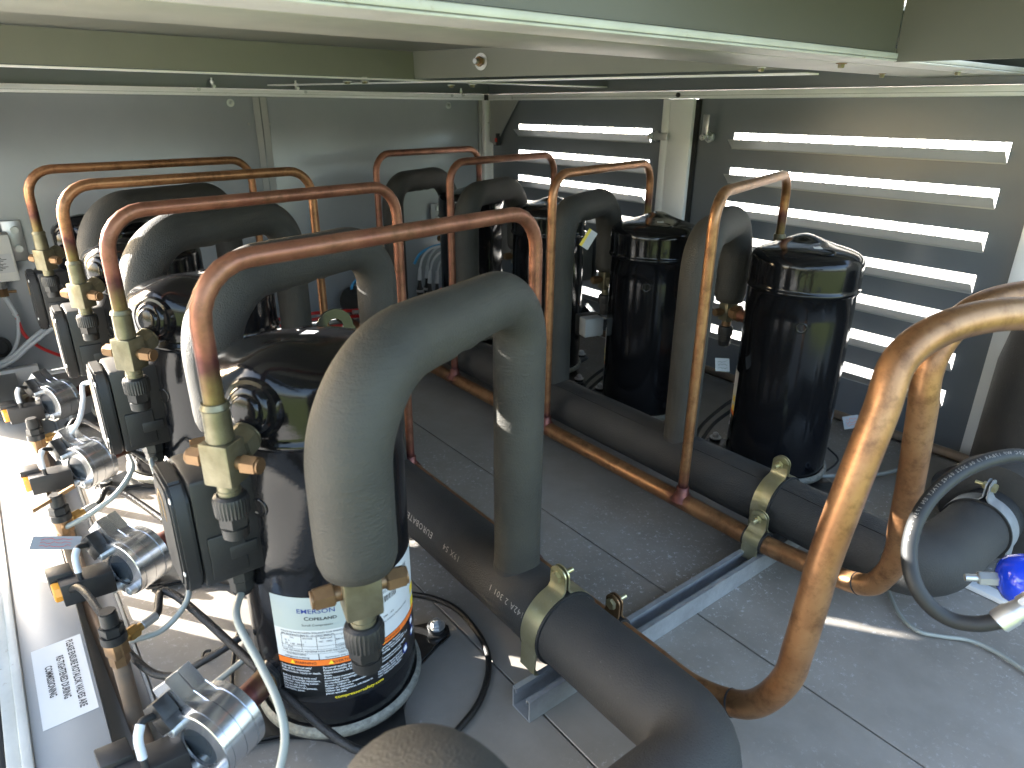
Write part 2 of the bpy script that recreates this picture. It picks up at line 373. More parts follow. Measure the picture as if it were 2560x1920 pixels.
# top rails
def rail(name, a, b, label, ax):
    t = thing(name, label, 'rail', (Vector(a)+Vector(b))/2)
    g = G(); g.span(a, b, bev=.0015); g.build('profile', M['alu_frame'], t, shift=t.location)
    g = G()
    if ax == 'x': g.span((a[0], a[1]-.0012, a[2]+.0075), (b[0], a[1]+.003, a[2]+.0085))
    else: g.span((a[0]-.0012, a[1], a[2]+.0075), (a[0]+.003, b[1], a[2]+.0085))
    g.build('groove_lip', M['grey_light'], t, shift=t.location)
    return t
r1 = rail('top_rail', (-.12, 2.33, ZR), (1.663, 2.3585, ZR+.021), 'long aluminium top rail over the far wall with small bolts', 'x')
r2 = rail('top_rail', (1.68, -.4, ZR), (1.702, 2.327, ZR+.021), 'aluminium top rail above the louvred wall', 'y')
for px, py in ((497, 223), (764, 230), (1130, 239)):
    p = at(px, py, Y=2.33); g = G(); g.cyl(p+V(0, -.004, 0), p+V(0, 0, 0), .0052, seg=12, bev=.001); g.build('screw', M['zinc'], r1, shift=r1.location)
for px, py in ((534, 210), (744, 216), (1158, 233)):
    p = at(px, py, Y=2.325)
    g = G(); g.cyl((p.x, 2.34, p.z-.007), (p.x, 2.34, p.z+.018), .003, seg=12).cyl((p.x, 2.34, p.z+.002), (p.x, 2.34, p.z+.010), .006, seg=6).cyl((p.x, 2.322, p.z-.006), (p.x, 2.33, p.z-.006), .0055, seg=6); g.build('bolt', M['zinc'], r1, shift=r1.location)
for y, z in ((2.17, .79), (1.39, .792)):
    g = G(); g.cyl((1.675, y, z), (1.68, y, z), .0042 if y > 2 else .0065, seg=14); g.build('screw', M['zinc'] if y > 2 else M['black_plastic'], r2, shift=r2.location)
# louvred panels
def louvre_panel(y0, y1, s0, s1, n, label, zt=.695):
    t = thing('louvre_panel', label, 'louvre panel', (XR, (y0+y1)/2, 0), 0, 'louvred panels of the right wall'); o = t.location
    g = G(); zs = [zt-.0912*k for k in range(n)]; gap = .040
    x0, x1 = XR, XR+.003
    g.span((x0, y0, .012), (x1, s0, ZR+.0212)); g.span((x0, s1, .012), (x1, y1, ZR+.0212))
    prev = ZR+.0212
    for z in zs:
        g.span((x0, s0, z), (x1, s1, prev)); prev = z-gap
    g.span((x0, s0, .012), (x1, s1, prev))
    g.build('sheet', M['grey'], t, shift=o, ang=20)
    for z in zs:
        zb = z-gap
        g = G(); xi = XR-.024; ztp = z-.0165
        a = [V(XR, s0, zb), V(XR, s1, zb), V(xi, s1+.001, ztp), V(xi, s0-.001, ztp)]
        b = [p+V(-.0012, 0, -.0016) for p in a]
        vs = [g.bm.verts.new(p) for p in a+b]
        for f in ((0, 1, 2, 3), (7, 6, 5, 4), (0, 4, 5, 1), (1, 5, 6, 2), (2, 6, 7, 3), (3, 7, 4, 0)): g.bm.faces.new([vs[i] for i in f])
        g.box((XR-.002, (s0+s1)/2, zb-.001), (.003, s1-s0, .003))
        g.build('louvre_blade', M['grey_sheen'], t, shift=o, smooth=False)
    return t
louvre_panel(.4735, 1.3335, .538, 1.203, 7, 'large louvred panel on the right behind the nearest right compressor')
louvre_panel(1.4465, 2.331, 1.50, 2.162, 7, 'louvred panel beside the corner post, behind the far right compressors', .698)
g = G(); g.span((XR+.001, -.4, .012), (XR+.02, .47, ZR+.0212)); tag(g.build('wall_panel', M['grey_light']), 'plain pale grey panel at the right edge behind the black vessel', 'wall panel')
def post(y0, y1, label, ym):
    t = thing('wall_post', label, 'post', (XR-.01, (y0+y1)/2, 0)); o = t.location
    g = G(); g.span((XR-.022, ym+.0006, .02), (XR-.0005, y1, ZR-.0005), bev=.001).span((XR-.022, y0, .02), (XR-.0005, ym-.0006, ZR-.0005), bev=.001); g.build('profile', M['alu_frame'], t, shift=o)
    g = G(); g.span((XR-.010, y0-.014, .02), (XR-.0005, y0-.0005, ZR-.001)); g.build('seal', M['dark'], t, shift=o)
    return t
post(1.335, 1.445, 'wide aluminium post between the two louvred panels', 1.418)
post(.375, .472, 'aluminium post at the right edge beside the nearer louvred panel', .432)
g = G(); g.span((XR-.03, -.4, .0), (XR-.0005, 2.33, .012), bev=.002).span((XR-.05, -.4, .0), (XR-.031, 2.33, .006), bev=.001); tag(g.build('bottom_rail', M['alu_frame']), 'aluminium bottom rail along the foot of the louvred wall', 'rail')
g = G(); g.span((-.12, YF-.03, .0), (1.66, YF-.0005, .0115), bev=.002).span((-.12, YF-.055, -.03), (.045, YF-.031, .05), bev=.002); tag(g.build('bottom_rail', M['alu_frame']), 'aluminium bottom rail along the foot of the far wall', 'rail')
# gusset plate
g = G(); vs = [(2.15, ZR-.001), (2.327, ZR-.001), (2.327, .63), (2.30, .62), (2.29, .62)]
a = [g.bm.verts.new((1.688, y, z)) for y, z in vs]; b = [g.bm.verts.new((1.691, y, z)) for y, z in vs]
for i in range(5): g.bm.faces.new((a[i], a[(i+1) % 5], b[(i+1) % 5], b[i]))
g.bm.faces.new(a[::-1]); g.bm.faces.new(b)
tag(g.build('gusset_plate', M['grey_light'], smooth=False), 'triangular grey gusset plate in the upper corner beside the post', 'gusset plate')
t = thing('door_stop', 'small black catch with a red button below the gusset plate', 'catch', (1.685, 2.27, .64))
g = G(); g.box((0, 0, 0), (.012, .014, .045), bev=.001); g.build('body', M['black_plastic'], t)
g = G(); g.box((-.008, .002, -.002), (.006, .008, .014)); g.build('button', M['red_ink'], t)
# cam latches
def latch(y, z, label, up):
    t = thing('cam_latch', label, 'latch', (XR-.02, y, z), 0, 'cam latches beside the wide post')
    g = G(); g.cyl((.02, 0, 0), (-.012, 0, 0), .009, seg=20).cyl((-.001, 0, 0), (.008, 0, 0), .016, seg=6, bev=.001); g.build('barrel', M['zinc'], t)
    g = G()
    d = V(0, 0, 1) if up else V(0, -1, 0)
    c = V(-.019, 0, 0)+d*.028; R = Matrix.Identity(3)
    g.box(c, (.003, .02, .062) if up else (.003, .062, .02), bev=.001); g.build('cam', M['zinc'], t)
    g = G(); g.cyl((-.036, 0, 0), (-.012, 0, 0), .0045, seg=14).cyl((-.030, 0, 0), (-.0215, 0, 0), .0095, seg=6, bev=.001); g.build('nut', M['zinc'], t)
    return t
p = at(1757, 342, X=XR-.02); latch(p.y-.02, p.z, 'cam latch on the right louvred panel with its lever pointing up', True)
p = at(1640, 340, X=XR-.02); latch(p.y, p.z, 'cam latch on the left louvred panel with its lever lying across the wide post', False)

# roof structure
ZB = .82
def fascia(name, mat_, a, b, z0, z1, label, th=.004, cat='roof fascia'):
    a = Vector(a); b = Vector(b); d = (b-a).normalized(); n = V(d.y, -d.x, 0)*th
    g = G(); pts = [(a.x, a.y), (b.x, b.y), (b.x-n.x, b.y-n.y), (a.x-n.x, a.y-n.y)]
    g.prism(pts, z0, z1); return tag(g.build(name, mat_, smooth=False), label, cat)
def plate(name, mat_, pts, z0, z1, label, cat='roof beam'):
    g = G(); g.prism(pts, z0, z1); return tag(g.build(name, mat_, smooth=False), label, cat)
Cn = (.983, 1.69)
fascia('roof_fascia', M['roof_bounce'], (-.125, 1.66), Cn, ZB+.002, .886, 'grey roof fascia running from the left to the corner above the far wall')
fascia('roof_fascia', M['roof_bounce'], Cn, (1.255, .745), ZB+.002, .886, 'grey roof fascia carrying the large bolt, right of the corner')
plate('far_beam', M['alu_frame'], [(-.115, 1.665), (1.70, 1.70), (1.70, 1.74), (-.115, 1.705)], ZB-.003, ZB, 'thin aluminium beam flange below the far fascia')
plate('cross_beam', M['alu_frame'], [(.82, 2.325), (.983, 1.765), (1.26, .75), (1.30, .75), (1.02, 1.765), (.85, 2.325)], ZB-.0065, ZB-.0035, 'thin slanting beam flange from the far wall to the near beam')
plate('roof_panel', M['roof_bounce'], [(-.115, .545), (1.72, .545), (1.72, 1.72), (-.115, 1.72)], .889, .895, 'grey underside of the roof over the far bay', 'roof panel')
plate('roof_panel', M['roof_bounce'], [(-.115, 1.70), (1.72, 1.70), (1.72, 2.38), (-.115, 2.38)], .90, .905, 'grey underside of the roof next to the far wall', 'roof panel')
plate('roof_panel', M['roof_bounce'], [(-.115, -.05), (1.72, -.05), (1.72, .54), (-.115, .54)], 1.02, 1.026, 'dark underside of the roof above the near bay', 'roof panel')
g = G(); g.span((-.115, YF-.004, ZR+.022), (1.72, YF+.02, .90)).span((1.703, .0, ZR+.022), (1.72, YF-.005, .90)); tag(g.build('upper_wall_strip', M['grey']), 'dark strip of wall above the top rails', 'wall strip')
# near beam
t = thing('near_beam', 'wide blurred aluminium beam crossing the top of the picture', 'roof beam', (.6, .64, ZB))
g = G(); g.span((-.112, .60, ZB), (1.72, .742, ZB+.004), bev=.001).span((-.112, .738, ZB+.0045), (1.72, .742, ZB+.05)); g.build('flange', M['beam'], t, shift=t.location)
g = G(); g.span((-.112, .538, ZB+.0005), (1.72, .5995, ZB+.0035), bev=.001).span((-.112, .538, ZB+.004), (1.72, .5415, ZB+.012), bev=.001)
g.build('weathered_lip', M['alu_dirty'], t, shift=t.location)
fascia('near_fascia', M['roof'], (-.112, .542), (1.14, .542), ZB+.013, 1.02, 'dark green grey fascia above the near beam')
fascia('near_fascia', M['roof'], (1.142, .541), (1.30, -.1), ZB+.0, 1.02, 'fascia at the upper right corner with a green sheen')
def hexbolt(px, py, z, label, stud=False, r=.0065, rust=False):
    p = at(px, py, Z=z); t = thing('beam_bolt', label, 'bolt', (p.x, p.y, z), 0, 'bolts of the roof beams')
    g = G(); g.cyl((0, 0, -.007), (0, 0, -.0005), r, seg=6, bev=.0008); g.build('bolt_head', M['valve'], t)
    g = G(); g.cyl((0, 0, -.0012), (0, 0, 0), r*1.5, seg=20); g.build('washer', M['brass_brown'] if rust else M['zinc'], t)
    if stud:
        g = G(); g.cyl((0, 0, .004), (0, 0, .014), r*.9, seg=6).cyl((0, 0, .014), (0, 0, .03), r*.45, seg=12); g.build('stud', M['zinc'], t)
hexbolt(2104, 158, ZB, 'rusty washered bolt on the near beam with a stud above it', True, .0055, True)
hexbolt(1904, 168, ZB-.001, 'pale bolt on the near beam left of the rusty one', False, .005)
hexbolt(2206, 184, ZB-.004, 'bolt hanging just below the near beam, right of the rusty one', False, .0045, True)
hexbolt(2395, 178, ZB-.001, 'bolt near the right end of the near beam', False, .005)
hexbolt(868, 203, ZB-.004, 'left bolt of a close pair on the far beam flange', False, .0075)
hexbolt(912, 202, ZB-.004, 'right bolt of a close pair on the far beam flange, with stud', True, .0075)
hexbolt(1128, 212, ZB-.007, 'left of two small bolts right of the roof corner', False, .0075)
hexbolt(1181, 211, ZB-.007, 'right of two small bolts right of the roof corner', False, .0075)
# big bolt on fascia
A = V(*Cn, 0); B_ = V(1.255, .745, 0); dn_ = (B_-A).normalized(); nn = V(dn_.y, -dn_.x, 0)
if nn.dot(V(0, 0, 0)-A) < 0: nn = -nn
v = ray(1203, 154); tt = nn.dot(A)/nn.dot(V(v.x, v.y, 0)); p = V(v.x*tt, v.y*tt, H+v.z*tt)
t = thing('fascia_bolt', 'large bolt with washer and nut on the roof fascia near the top centre', 'bolt', p)
g = G(); g.cyl(nn*.0005, nn*.002, .019, seg=32); g.build('washer', M['zinc'], t)
g = G(); g.cyl(nn*.002, nn*.013, .0115, seg=6, bev=.001); g.build('nut', M['brass_brown'], t)
g = G(); g.cyl(nn*.013, nn*.026, .006, seg=16, bev=.001); g.build('stud', M['zinc'], t)
# unseen strip added above the left side to keep the sun out
g = G(); X0, X1 = -.128, -.118
g.span((X0, -.05, ZR+.008), (X1, YF+.02, 1.0))
tag(g.build('sun_block_strip', M['grey'], smooth=False), 'unseen grey strip added above the open left side to block sun', 'wall strip')
g = G(); g.span((-.138, 1.93, -.03), (-.1285, YF+.02, .80)); tag(g.build('rear_side_panel', M['grey_light'], smooth=False), 'closed rear side panel at the far left, outside the sill', 'wall panel')
# unseen panel added outside on the left to shade the near half
t = thing('shade_panel', 'unseen grey panel added outside on the left to cast shade', 'shade panel', (-.13, 1.28, 0))
g = G(); g.span((-.135, 1.275, -.03), (-.95, 1.29, 1.15), bev=.002); g.build('sheet', M['grey'], t, shift=t.location)

# ------------------------------------------------------------------ compressor (local frame: axis at 0,0)
RC = .102
def pol(r, deg, z): a = math.radians(deg); return V(r*math.cos(a), r*math.sin(a), z)
DIS, SUC = (-.124, -.094), (-.045, -.199)
def arcpatch(g, t0, t1, z0, z1, r, n=24):
    a = [[g.bm.verts.new(pol(r, t0+(t1-t0)*i/n, z)) for i in range(n+1)] for z in (z0, z1)]
    for i in range(n): g.bm.faces.new((a[0][i], a[0][i+1], a[1][i+1], a[1][i]))
def make_compressor(label):
    t = thing('compressor', label, 'compressor', group='scroll compressors in two rows')
    g = G()
    prof = [(0, .018), (.075, .018), (.094, .026), (RC, .045)]+[(RC, .045+.055*k) for k in range(1, 7)]+[(RC, .422), (.1045, .425), (.1075, .4285), (.1065, .4325), (.1045, .4345), (.1048, .440), (.1048, .476), (.1042, .4825), (.1022, .4885), (.098, .494), (.091, .4985), (.081, .5020), (.067, .5050), (.05, .5072), (.032, .5088), (.015, .5096), (0, .5098)]
    g.lathe(prof, seg=96)
    dd = V(*DIS, 0).normalized(); pp = V(-dd.y, dd.x, 0)
    for v in g.bm.verts:
        if v.co.z > .455:
            along = v.co.x*dd.x+v.co.y*dd.y; per = v.co.x*pp.x+v.co.y*pp.y
            rr = math.hypot(v.co.x, v.co.y)
            w = math.exp(-(per/.038)**2)*(1/(1+math.exp(-(along-.022)/.013)))
            v.co.z += .0165*w*min(1, max(0, v.co.z-.474)/.025)
    sh = g.build('shell', M['black_paint'], t, ang=60)
    # boss round the discharge stub
    dirv = dd; c0 = pol(.088, math.degrees(math.atan2(dd.y, dd.x)), .470)
    g = G(); g.lathe([(.033, 0), (.033, .014), (.030, .020), (.026, .0205), (.0245, .023), (.022, .026), (.0175, .0265), (.016, .030), (.013, .031), (0, .031)], c0, dirv+V(0, 0, .12), seg=40); g.build('discharge_boss', M['black_paint'], t, ang=50)
    c1 = pol(.092, math.degrees(math.atan2(SUC[1], SUC[0])), .322)
    g = G(); g.lathe([(.026, 0), (.026, .016), (.022, .022), (.019, .024), (.019, .03), (0, .03)], c1, V(SUC[0], SUC[1], 0), seg=32); g.build('suction_boss', M['black_paint'], t, ang=50)
    # dimples
    for dg, z in ((-149.7, .353), (-68, .375), (35, .368), (150, .30)):
        g = G(); c = pol(RC-.0015, dg, z); g.lathe([(.0115, 0), (.011, .0022), (.009, .003), (.0065, .0006), (0, -.0006+.001)], c, pol(1, dg, 0), seg=24); g.build('plug_weld', M['black_paint'], t, ang=70)
    # top threaded boss + sticker
    c = V(.028, .052, .5010)
    g = G(); g.lathe([(.018, -.004), (.018, .003), (.016, .0055), (.011, .0055), (.0095, .003), (.0095, .001), (0, .001)], c, V(.12, .06, 1), seg=28); g.build('top_boss', M['black_paint'], t, ang=40)
    g = G(); g.box(V(.016, .026, .5090), (.020, .015, .0008), rot=Matrix.Rotation(.75, 3, 'Z') @ Matrix.Rotation(.05, 3, 'Y')); st = g.build('top_sticker', M['white_label'], t)
    # band
    g = G(); g.lathe([(RC+.0015, .028), (RC+.006, .030), (RC+.0075, .036), (RC+.006, .042), (RC+.0015, .044)], seg=72); g.build('heater_band', M['band'], t, ang=60)
    # feet
    g = G()
    out = []
    for k in range(4):
        a0 = 90*k
        for dg, r in ((-38, .096), (-22, .104), (-12, .128), (-9.5, .150), (-6.5, .166), (0, .173), (6.5, .166), (9.5, .150), (12, .128), (22, .104), (38, .096)):
            q = pol(r, a0+dg, 0); out.append((q.x, q.y))
    g.prism(out, .012, .021); es = [e for e in g.bm.edges if abs(e.verts[0].co.z-e.verts[1].co.z) < 1e-4]
    bmesh.ops.bevel(g.bm, geom=es, offset=.003, segments=2, affect='EDGES'); g.build('foot_plate', M['cast_black'], t)
    for k in range(4):
        c = pol(.152, 90*k, 0)
        g = G(); g.cyl(c+V(0, 0, .008), c+V(0, 0, .028), .0125, bev=.002); fb = g.build('grommet', M['rubber'], t)
        g = G(); g.cyl(c+V(0, 0, .028), c+V(0, 0, .030), .0135).cyl(c+V(0, 0, .030), c+V(0, 0, .0385), .008, seg=6, bev=.001).cyl(c+V(0, 0, .0385), c+V(0, 0, .041), .0055, seg=16, bev=.001); g.build('foot_bolt', M['zinc'], t)
    # terminal box (front faces -X)
    bx = thing('x', '', '', (0, 0, 0)); bpy.data.objects.remove(bx)
    g = G(); g.span((-.158, -.047, .292), (-.085, .030, .420), bev=.005).span((-.150, -.0495, .300), (-.112, -.046, .352), bev=.002).span((-.130, -.050, .318), (-.100, -.046, .334), bev=.0015)
    box = g.build('terminal_box', M['box_plastic'], t); box.location = (.006, 0, -.018)
    g = G()
    oct_ = [(-.036, .440-.02), (-.049, .40), (-.049, .310), (-.038, .289), (.022, .289), (.033, .310), (.033, .40), (.022, .420)]
    m4 = Matrix(((0, 0, -1, 0), (1, 0, 0, 0), (0, 1, 0, 0), (0, 0, 0, 1)))
    g.prism(oct_, .159, .176, m4); bmesh.ops.bevel(g.bm, geom=list(g.bm.edges), offset=.003, segments=2, affect='EDGES'); g.build('box_cover', M['box_plastic'], box)
    g = G()
    g.prism([(y*.80-.0015, .355+(z-.355)*.86) for y, z in oct_], .176, .1775, m4); g.build('cover_plate', M['box_plastic'], box)
    # logo outline (flat diamond frame) on the cover
    g = G()
    for q in ([(.002, .400), (.016, .384), (.012, .384), (.002, .3955)], [(.002, .400), (-.014, .392), (-.012, .389), (.002, .3955)], [(-.014, .392), (-.014, .367), (-.011, .370), (-.011, .389)], [(.016, .384), (.008, .362), (.006, .366), (.012, .384)]):
        g.prism(q, .1776, .1780, m4)
    g.build('cover_mark', M['brass'], box)
    vs, fs = text_mesh('Copeland', .013); g = G(); add_flat(g, vs, fs, lambda x, y: V(-.1782, -.004-y*.9, .358-x)); g.build('cover_script', M['ink'], box, smooth=False)
    g = G(); g.tube([V(-.124+.0105*math.cos(a*.26), -.0478, .383+.0105*math.sin(a*.26)) for a in range(25)], .0009, seg=6); g.build('knockout', M['cast_black'], box)
    for z in (.313, .318): pass
    for y, z in ((-.044, .405), (-.044, .318)):
        g = G(); g.sphere((-.1755, y, z), .0035, (.4, 1, 1), 12, 8); g.build('screw', M['zinc'], box)
    g = G(); g.cyl((-.118, -.025, .293), (-.118, -.025, .277), .0155, seg=8, bev=.001).cyl((-.118, -.025, .277), (-.118, -.025, .262), .0135, seg=8, bev=.001).cyl((-.118, -.025, .262), (-.118, -.025, .256), .0125, .009, seg=20); g.build('cable_gland', M['black_plastic'], box)
    # label
    R1 = RC+.0004
    L0, L1 = -152, -36
    g = G(); arcpatch(g, L0, L1, .084, .2405, R1, 50); lb = g.build('label', M['black_label'], t, ang=60)
    g = G(); arcpatch(g, L0, -101, .194, .2405, R1+.0002, 24); g.build('grey_field', M['grey_label'], lb, ang=60)
    g = G(); arcpatch(g, -101, L1, .194, .2405, R1+.0002, 30); arcpatch(g, L0, L1, .1512, .194, R1+.0002, 50); g.build('white_field', M['white_label'], lb, ang=60)
    g = G(); arcpatch(g, L0, L1, .1418, .1502, R1+.0002, 50); g.build('warning_bar', M['orange'], lb, ang=60)
    def wrap(r, th0, z0):
        return lambda x, y: pol(r, th0+math.degrees(x/RC), z0+y)
    def put(name, items, m, parent=lb, r=R1+.0005):
        g = G()
        for txt, th, z, size, al, bold, sx in items:
            vs, fs = text_mesh(txt, size, al, bold, sx=sx); add_flat(g, vs, fs, wrap(r, th, z))
        return g.build(name, m, parent, smooth=False)
    put('brand_print', [('EMERSON', -121.8, .2185, .0088, 'CENTER', .00003, 1.12)], M['blue_ink'])
    g = G()
    for k in range(3):
        y = .2285+.0022*k; vs = [(-.0032+.0009*k, 0), (.0018+.0009*k, 0), (.0028+.0009*k, .0015), (-.0022+.0009*k, .0015)]
        add_flat(g, vs, [[0, 1, 2, 3]], wrap(R1+.0005, -121.8, y))
    g.build('brand_mark', M['blue_ink'], lb, smooth=False)
    put('model_print', [('C', -129.8, .2088, .0072, 'LEFT', .0001, 1.1), ('OPELAND', -126.7, .2088, .0058, 'LEFT', .0001, 1.2)], M['ink'])
    rnd = random.Random(3)
    small = [('Scroll Compressor', -121.8, .2005, .0042, 'CENTER', 0, 1.1),
             ('MADE IN NORTHERN IRELAND FOR EMERSON CLIMATE TECHNOLOGIES', -147, .1895, .0034, 'LEFT', 0, 1.1), ('AM BORSIGTURM 31  D-13507 BERLIN', -147, .1858, .0034, 'LEFT', 0, 1.1),
             ('OIL', -141, .1815, .0032, 'LEFT', 0, 1), ('MOTOR', -132.5, .1815, .0032, 'LEFT', 0, 1), ('RUN CAP', -121, .1815, .0032, 'LEFT', 0, 1), ('V', -108, .1825, .0032, 'LEFT', 0, 1),
             ('SI   L', -145, .1765, .0032, 'LEFT', 0, 1), ('I', -131, .1765, .0032, 'LEFT', 0, 1), ('HZ    MFD', -122, .1765, .0034, 'LEFT', 0, 1), ('380-420', -111.5, .177, .0036, 'LEFT', 0, 1),
             ('SA   1.89   PROT.', -145, .1722, .0034, 'LEFT', 0, 1), ('POE', -143, .1675, .0034, 'LEFT', 0, 1), ('THERMALLY PROTECTED', -111, .1675, .0034, 'LEFT', 0, 1),
             ('FOR TECHNICAL INFORMATION AND DECLARATION OF CONFORMITY', -147, .1622, .0034, 'LEFT', 0, 1),
             ('Get flammable', -138, .1572, .0040, 'CENTER', 0, 1), ('refrigerant training', -138, .1528, .0040, 'CENTER', 0, 1), ('Suivre une', -106, .1572, .0040, 'CENTER', 0, 1), ('formation aux refrigerants', -107, .1528, .0040, 'CENTER', 0, 1),
             ('WARNING', -140, .1442, .0050, 'LEFT', 0, 1.1), ('AVERTISSEMENT', -115, .1442, .0050, 'LEFT', 0, 1.1), ('WARNUNG', -79, .1442, .0050, 'LEFT', 0, 1.1),
             ('22L 205363 C', -84, .2155, .0058, 'LEFT', 0, 1), ('SX', -78, .228, .0058, 'LEFT', 0, 1), ('2009', -84, .1885, .0036, 'LEFT', 0, 1), ('EMERSON CLIMATE TECHNOLOGIES', -84, .1735, .0034, 'LEFT', 0, 1), ('11.00   2480   1450', -84, .1808, .0036, 'LEFT', 0, 1)]
    put('small_print', small, M['ink'])
    g = G()
    for th in (-147.5, -133.5, -123.5, -111.8, -100.5): arcpatch(g, th, th+.25, .1660, .1852, R1+.0005, 1)
    for z in (.1661, .1708, .1852, .1600): arcpatch(g, -148, -92, z, z+.0003, R1+.00055, 30)
    for th in (-123.3, -87.0): arcpatch(g, th, th+.45, .1505, .1600, R1+.0006, 1)
    for th, z0 in ((-82, .2025), (-66, .2235)):
        a = th
        while a < th+17:
            w = rnd.choice((.25, .25, .5, .75)); arcpatch(g, a, a+w, z0, z0+.0085, R1+.0005, 1); a += w+rnd.choice((.3, .5, .7))
    g.build('table_lines', M['ink'], lb, smooth=False)
    col1 = ['Trained personnel only!', 'Risk of fire, explosion,', 'electrocution, injury or death.', '', 'Before servicing, lock-out/', 'tagout. Discharge capacitors.', 'Recover. Use tubing cutter.', 'Do not use torch.', 'Use specified refrigerants,', 'lubricants, parts.']
    col2 = ['Personnel qualifie uniquement!', "Risque d'incendie, d'explosion,", "d'electrocution, de blessure ou de", 'deces.', 'Avant toute maintenance, proceder au', "verrouillage / etiquetage. Decharger", 'les condensateurs.', 'Retrait : Utiliser un coupe-tube. Ne pas', 'utiliser de chalumeau.', 'Utiliser les refrigerants, lubrifiants et', 'pieces specifies.']
    col3 = ['Nur geschultes Personal!', 'Gefahr von Feuer, Explosion,', 'Stromschlag, Verletzung oder Tod.', '', 'Vor Servicearbeiten verriegeln.', 'Kondensatoren entladen.', '', 'Entfernen: Rohrschneider', 'verwenden. Kein Brenner.', 'Nur Kaeltemittel, Schmierstoffe', 'und Teile nach Vorgabe.']
    items = []
    for th, c in ((-150.5, col1), (-121.5, col2), (-85.5, col3)):
        for i, s_ in enumerate(c):
            if s_: items.append((s_, th, .1372-.0040*i, .0041, 'LEFT', .00004, .98 if c is not col2 else .93))
    put('warning_text', items, M['white_ink'])
    put('web_print', [('compressorsafety.com', -116, .0895, .0066, 'LEFT', .0001, 1.02)], M['yellow'])
    g = G()
    for th in (-143, -117.5, -81.5): add_flat(g, [(0, 0), (.0062, 0), (.0031, .0055)], [[0, 1, 2]], wrap(R1+.0006, th, .1437))
    arcpatch(g, -44, -37, .172, .1845, R1+.0006, 3); arcpatch(g, -44, -37, .151, .165, R1+.0006, 3)
    g.build('hazard_marks', M['yellow'], lb, smooth=False)
    g = G()
    for th, z in ((-58, .107), (-46, .117), (-46, .134)):
        add_flat(g, [(.0058*math.cos(a*PI/9), .0075*math.sin(a*PI/9)) for a in range(18)], [list(range(18))], wrap(R1+.0006, th, z))
    g.build('blue_discs', M['blue_ink'], lb, smooth=False)
    g = G()
    for th, z in ((-58, .107), (-46, .117), (-46, .134)):
        add_flat(g, [(.0035*math.cos(a*PI/4+.3)*(1+.4*(a % 2)), .004*math.sin(a*PI/4+.3)*(1+.3*(a % 2))) for a in range(8)], [list(range(8))], wrap(R1+.0009, th, z))
    g.build('disc_symbols', M['white_ink'], lb, smooth=False)
    return t
CL = [(.258, .709), (.249, 1.100), (.241, 1.490), (.230, 1.880)]
CR = [(1.278, .700+.39*k) for k in range(4)]
cL = ['glossy black compressor nearest the camera, its full label showing below the valve', 'second black compressor of the left row, behind the front one', 'third black compressor of the left row, its dome half lit by the sun', 'farthest black compressor of the left row, in front of the plain far wall panel']
cR = ['nearest black compressor of the right row, in front of the large louvred panel', 'second black compressor of the right row, left of the yellowish copper riser', 'third black compressor of the right row, mostly hidden by the front copper hoop', 'farthest black compressor of the right row, close to the corner post']
comp = make_compressor(cL[0]); comp.location = (*CL[0], 0)
for k in range(1, 4): dup(comp, (*CL[k], 0), 0, cL[k])
for k in range(4): dup(comp, (*CR[k], 0), PI, cR[k])

# ------------------------------------------------------------------ shut-off valves (local: z up, +X towards compressor, origin body centre)
def make_valve(reach, label, dark=False):
    t = thing('shutoff_valve', label, 'valve', group='shut-off valves on the compressors')
    g = G(); g.box((0, 0, 0), (.028, .031, .044), bev=.0022).cyl((0, 0, -.024), (0, 0, -.022), .011); g.build('body', M['valve'], t)
    g = G(); g.cyl((0, 0, .022), (0, 0, .055), .0128, .0122, bev=.001).cyl((0, 0, .0555), (0, 0, .0605), .0135, .0115); g.build('solder_cup', M['valve'], t)
    g = G(); g.cyl((0, 0, -.036), (0, 0, -.022), .0105, seg=28).cyl((0, 0, -.032), (0, 0, -.030), .0112, seg=28); g.build('stem', M['valve'] if not dark else M['brass_brown'], t)
    g = G()
    ribs = 30; prof = []
    for zz, rr in ((-.057, .0165), (-.041, .0172), (-.037, .0155), (-.035, .0125)):
        prof.append((rr, zz))
    g.lathe([(0, -.057)]+prof+[(0, -.035)], seg=ribs*2)
    for v in g.bm.verts:
        r = math.hypot(v.co.x, v.co.y)
        if r > .0162:
            k = round(math.atan2(v.co.y, v.co.x)/(2*PI)*ribs*2)
            if k % 2: v.co.x *= .95; v.co.y *= .95
    g.build('ribbed_collar', M['black_plastic'], t, ang=25)
    g = G(); g.cyl((0, 0, -.070), (0, 0, -.0572), .0145, seg=6, bev=.001).cyl((0, 0, -.083), (0, 0, -.070), .0128, .0135, seg=28, bev=.001); g.build('cap_nut', M['black_plastic'], t)
    for s_ in (-1, 1):
        g = G(); g.cyl((0, s_*.0155, 0), (0, s_*.021, 0), .0065, seg=20).cyl((0, s_*.021, 0), (0, s_*.038, 0), .0098, .0092, seg=6, bev=.001).cyl((0, s_*.038, 0), (0, s_*.0395, 0), .0075, seg=16); g.build('side_cap', M['brass_brown'], t)
    d = V(1, 0, .25).normalized() if reach < .09 else V(1, 0, 0)
    g = G(); g.cyl(d*.012, d*.022, .013, seg=24).cyl(d*.018, d*.036, .0175, seg=6, bev=.0012).cyl(d*.036, d*.040, .0155, seg=24, bev=.001); g.build('union_nut', M['valve'] if not dark else M['brass_brown'], t)
    g = G(); g.cyl(d*.040, d*reach, .0095 if reach < .09 else .0135, seg=24); g.build('stub', M['copper_red'], t)
    return t
names = ['front left', 'second left', 'third left', 'far left']
vd = make_valve(.075, 'discharge valve with two brown hex caps at the foot of the front copper hoop')
LVAL = [(.134, .615), (.1235, 1.005), (.117, 1.395), (.098, 1.785)]
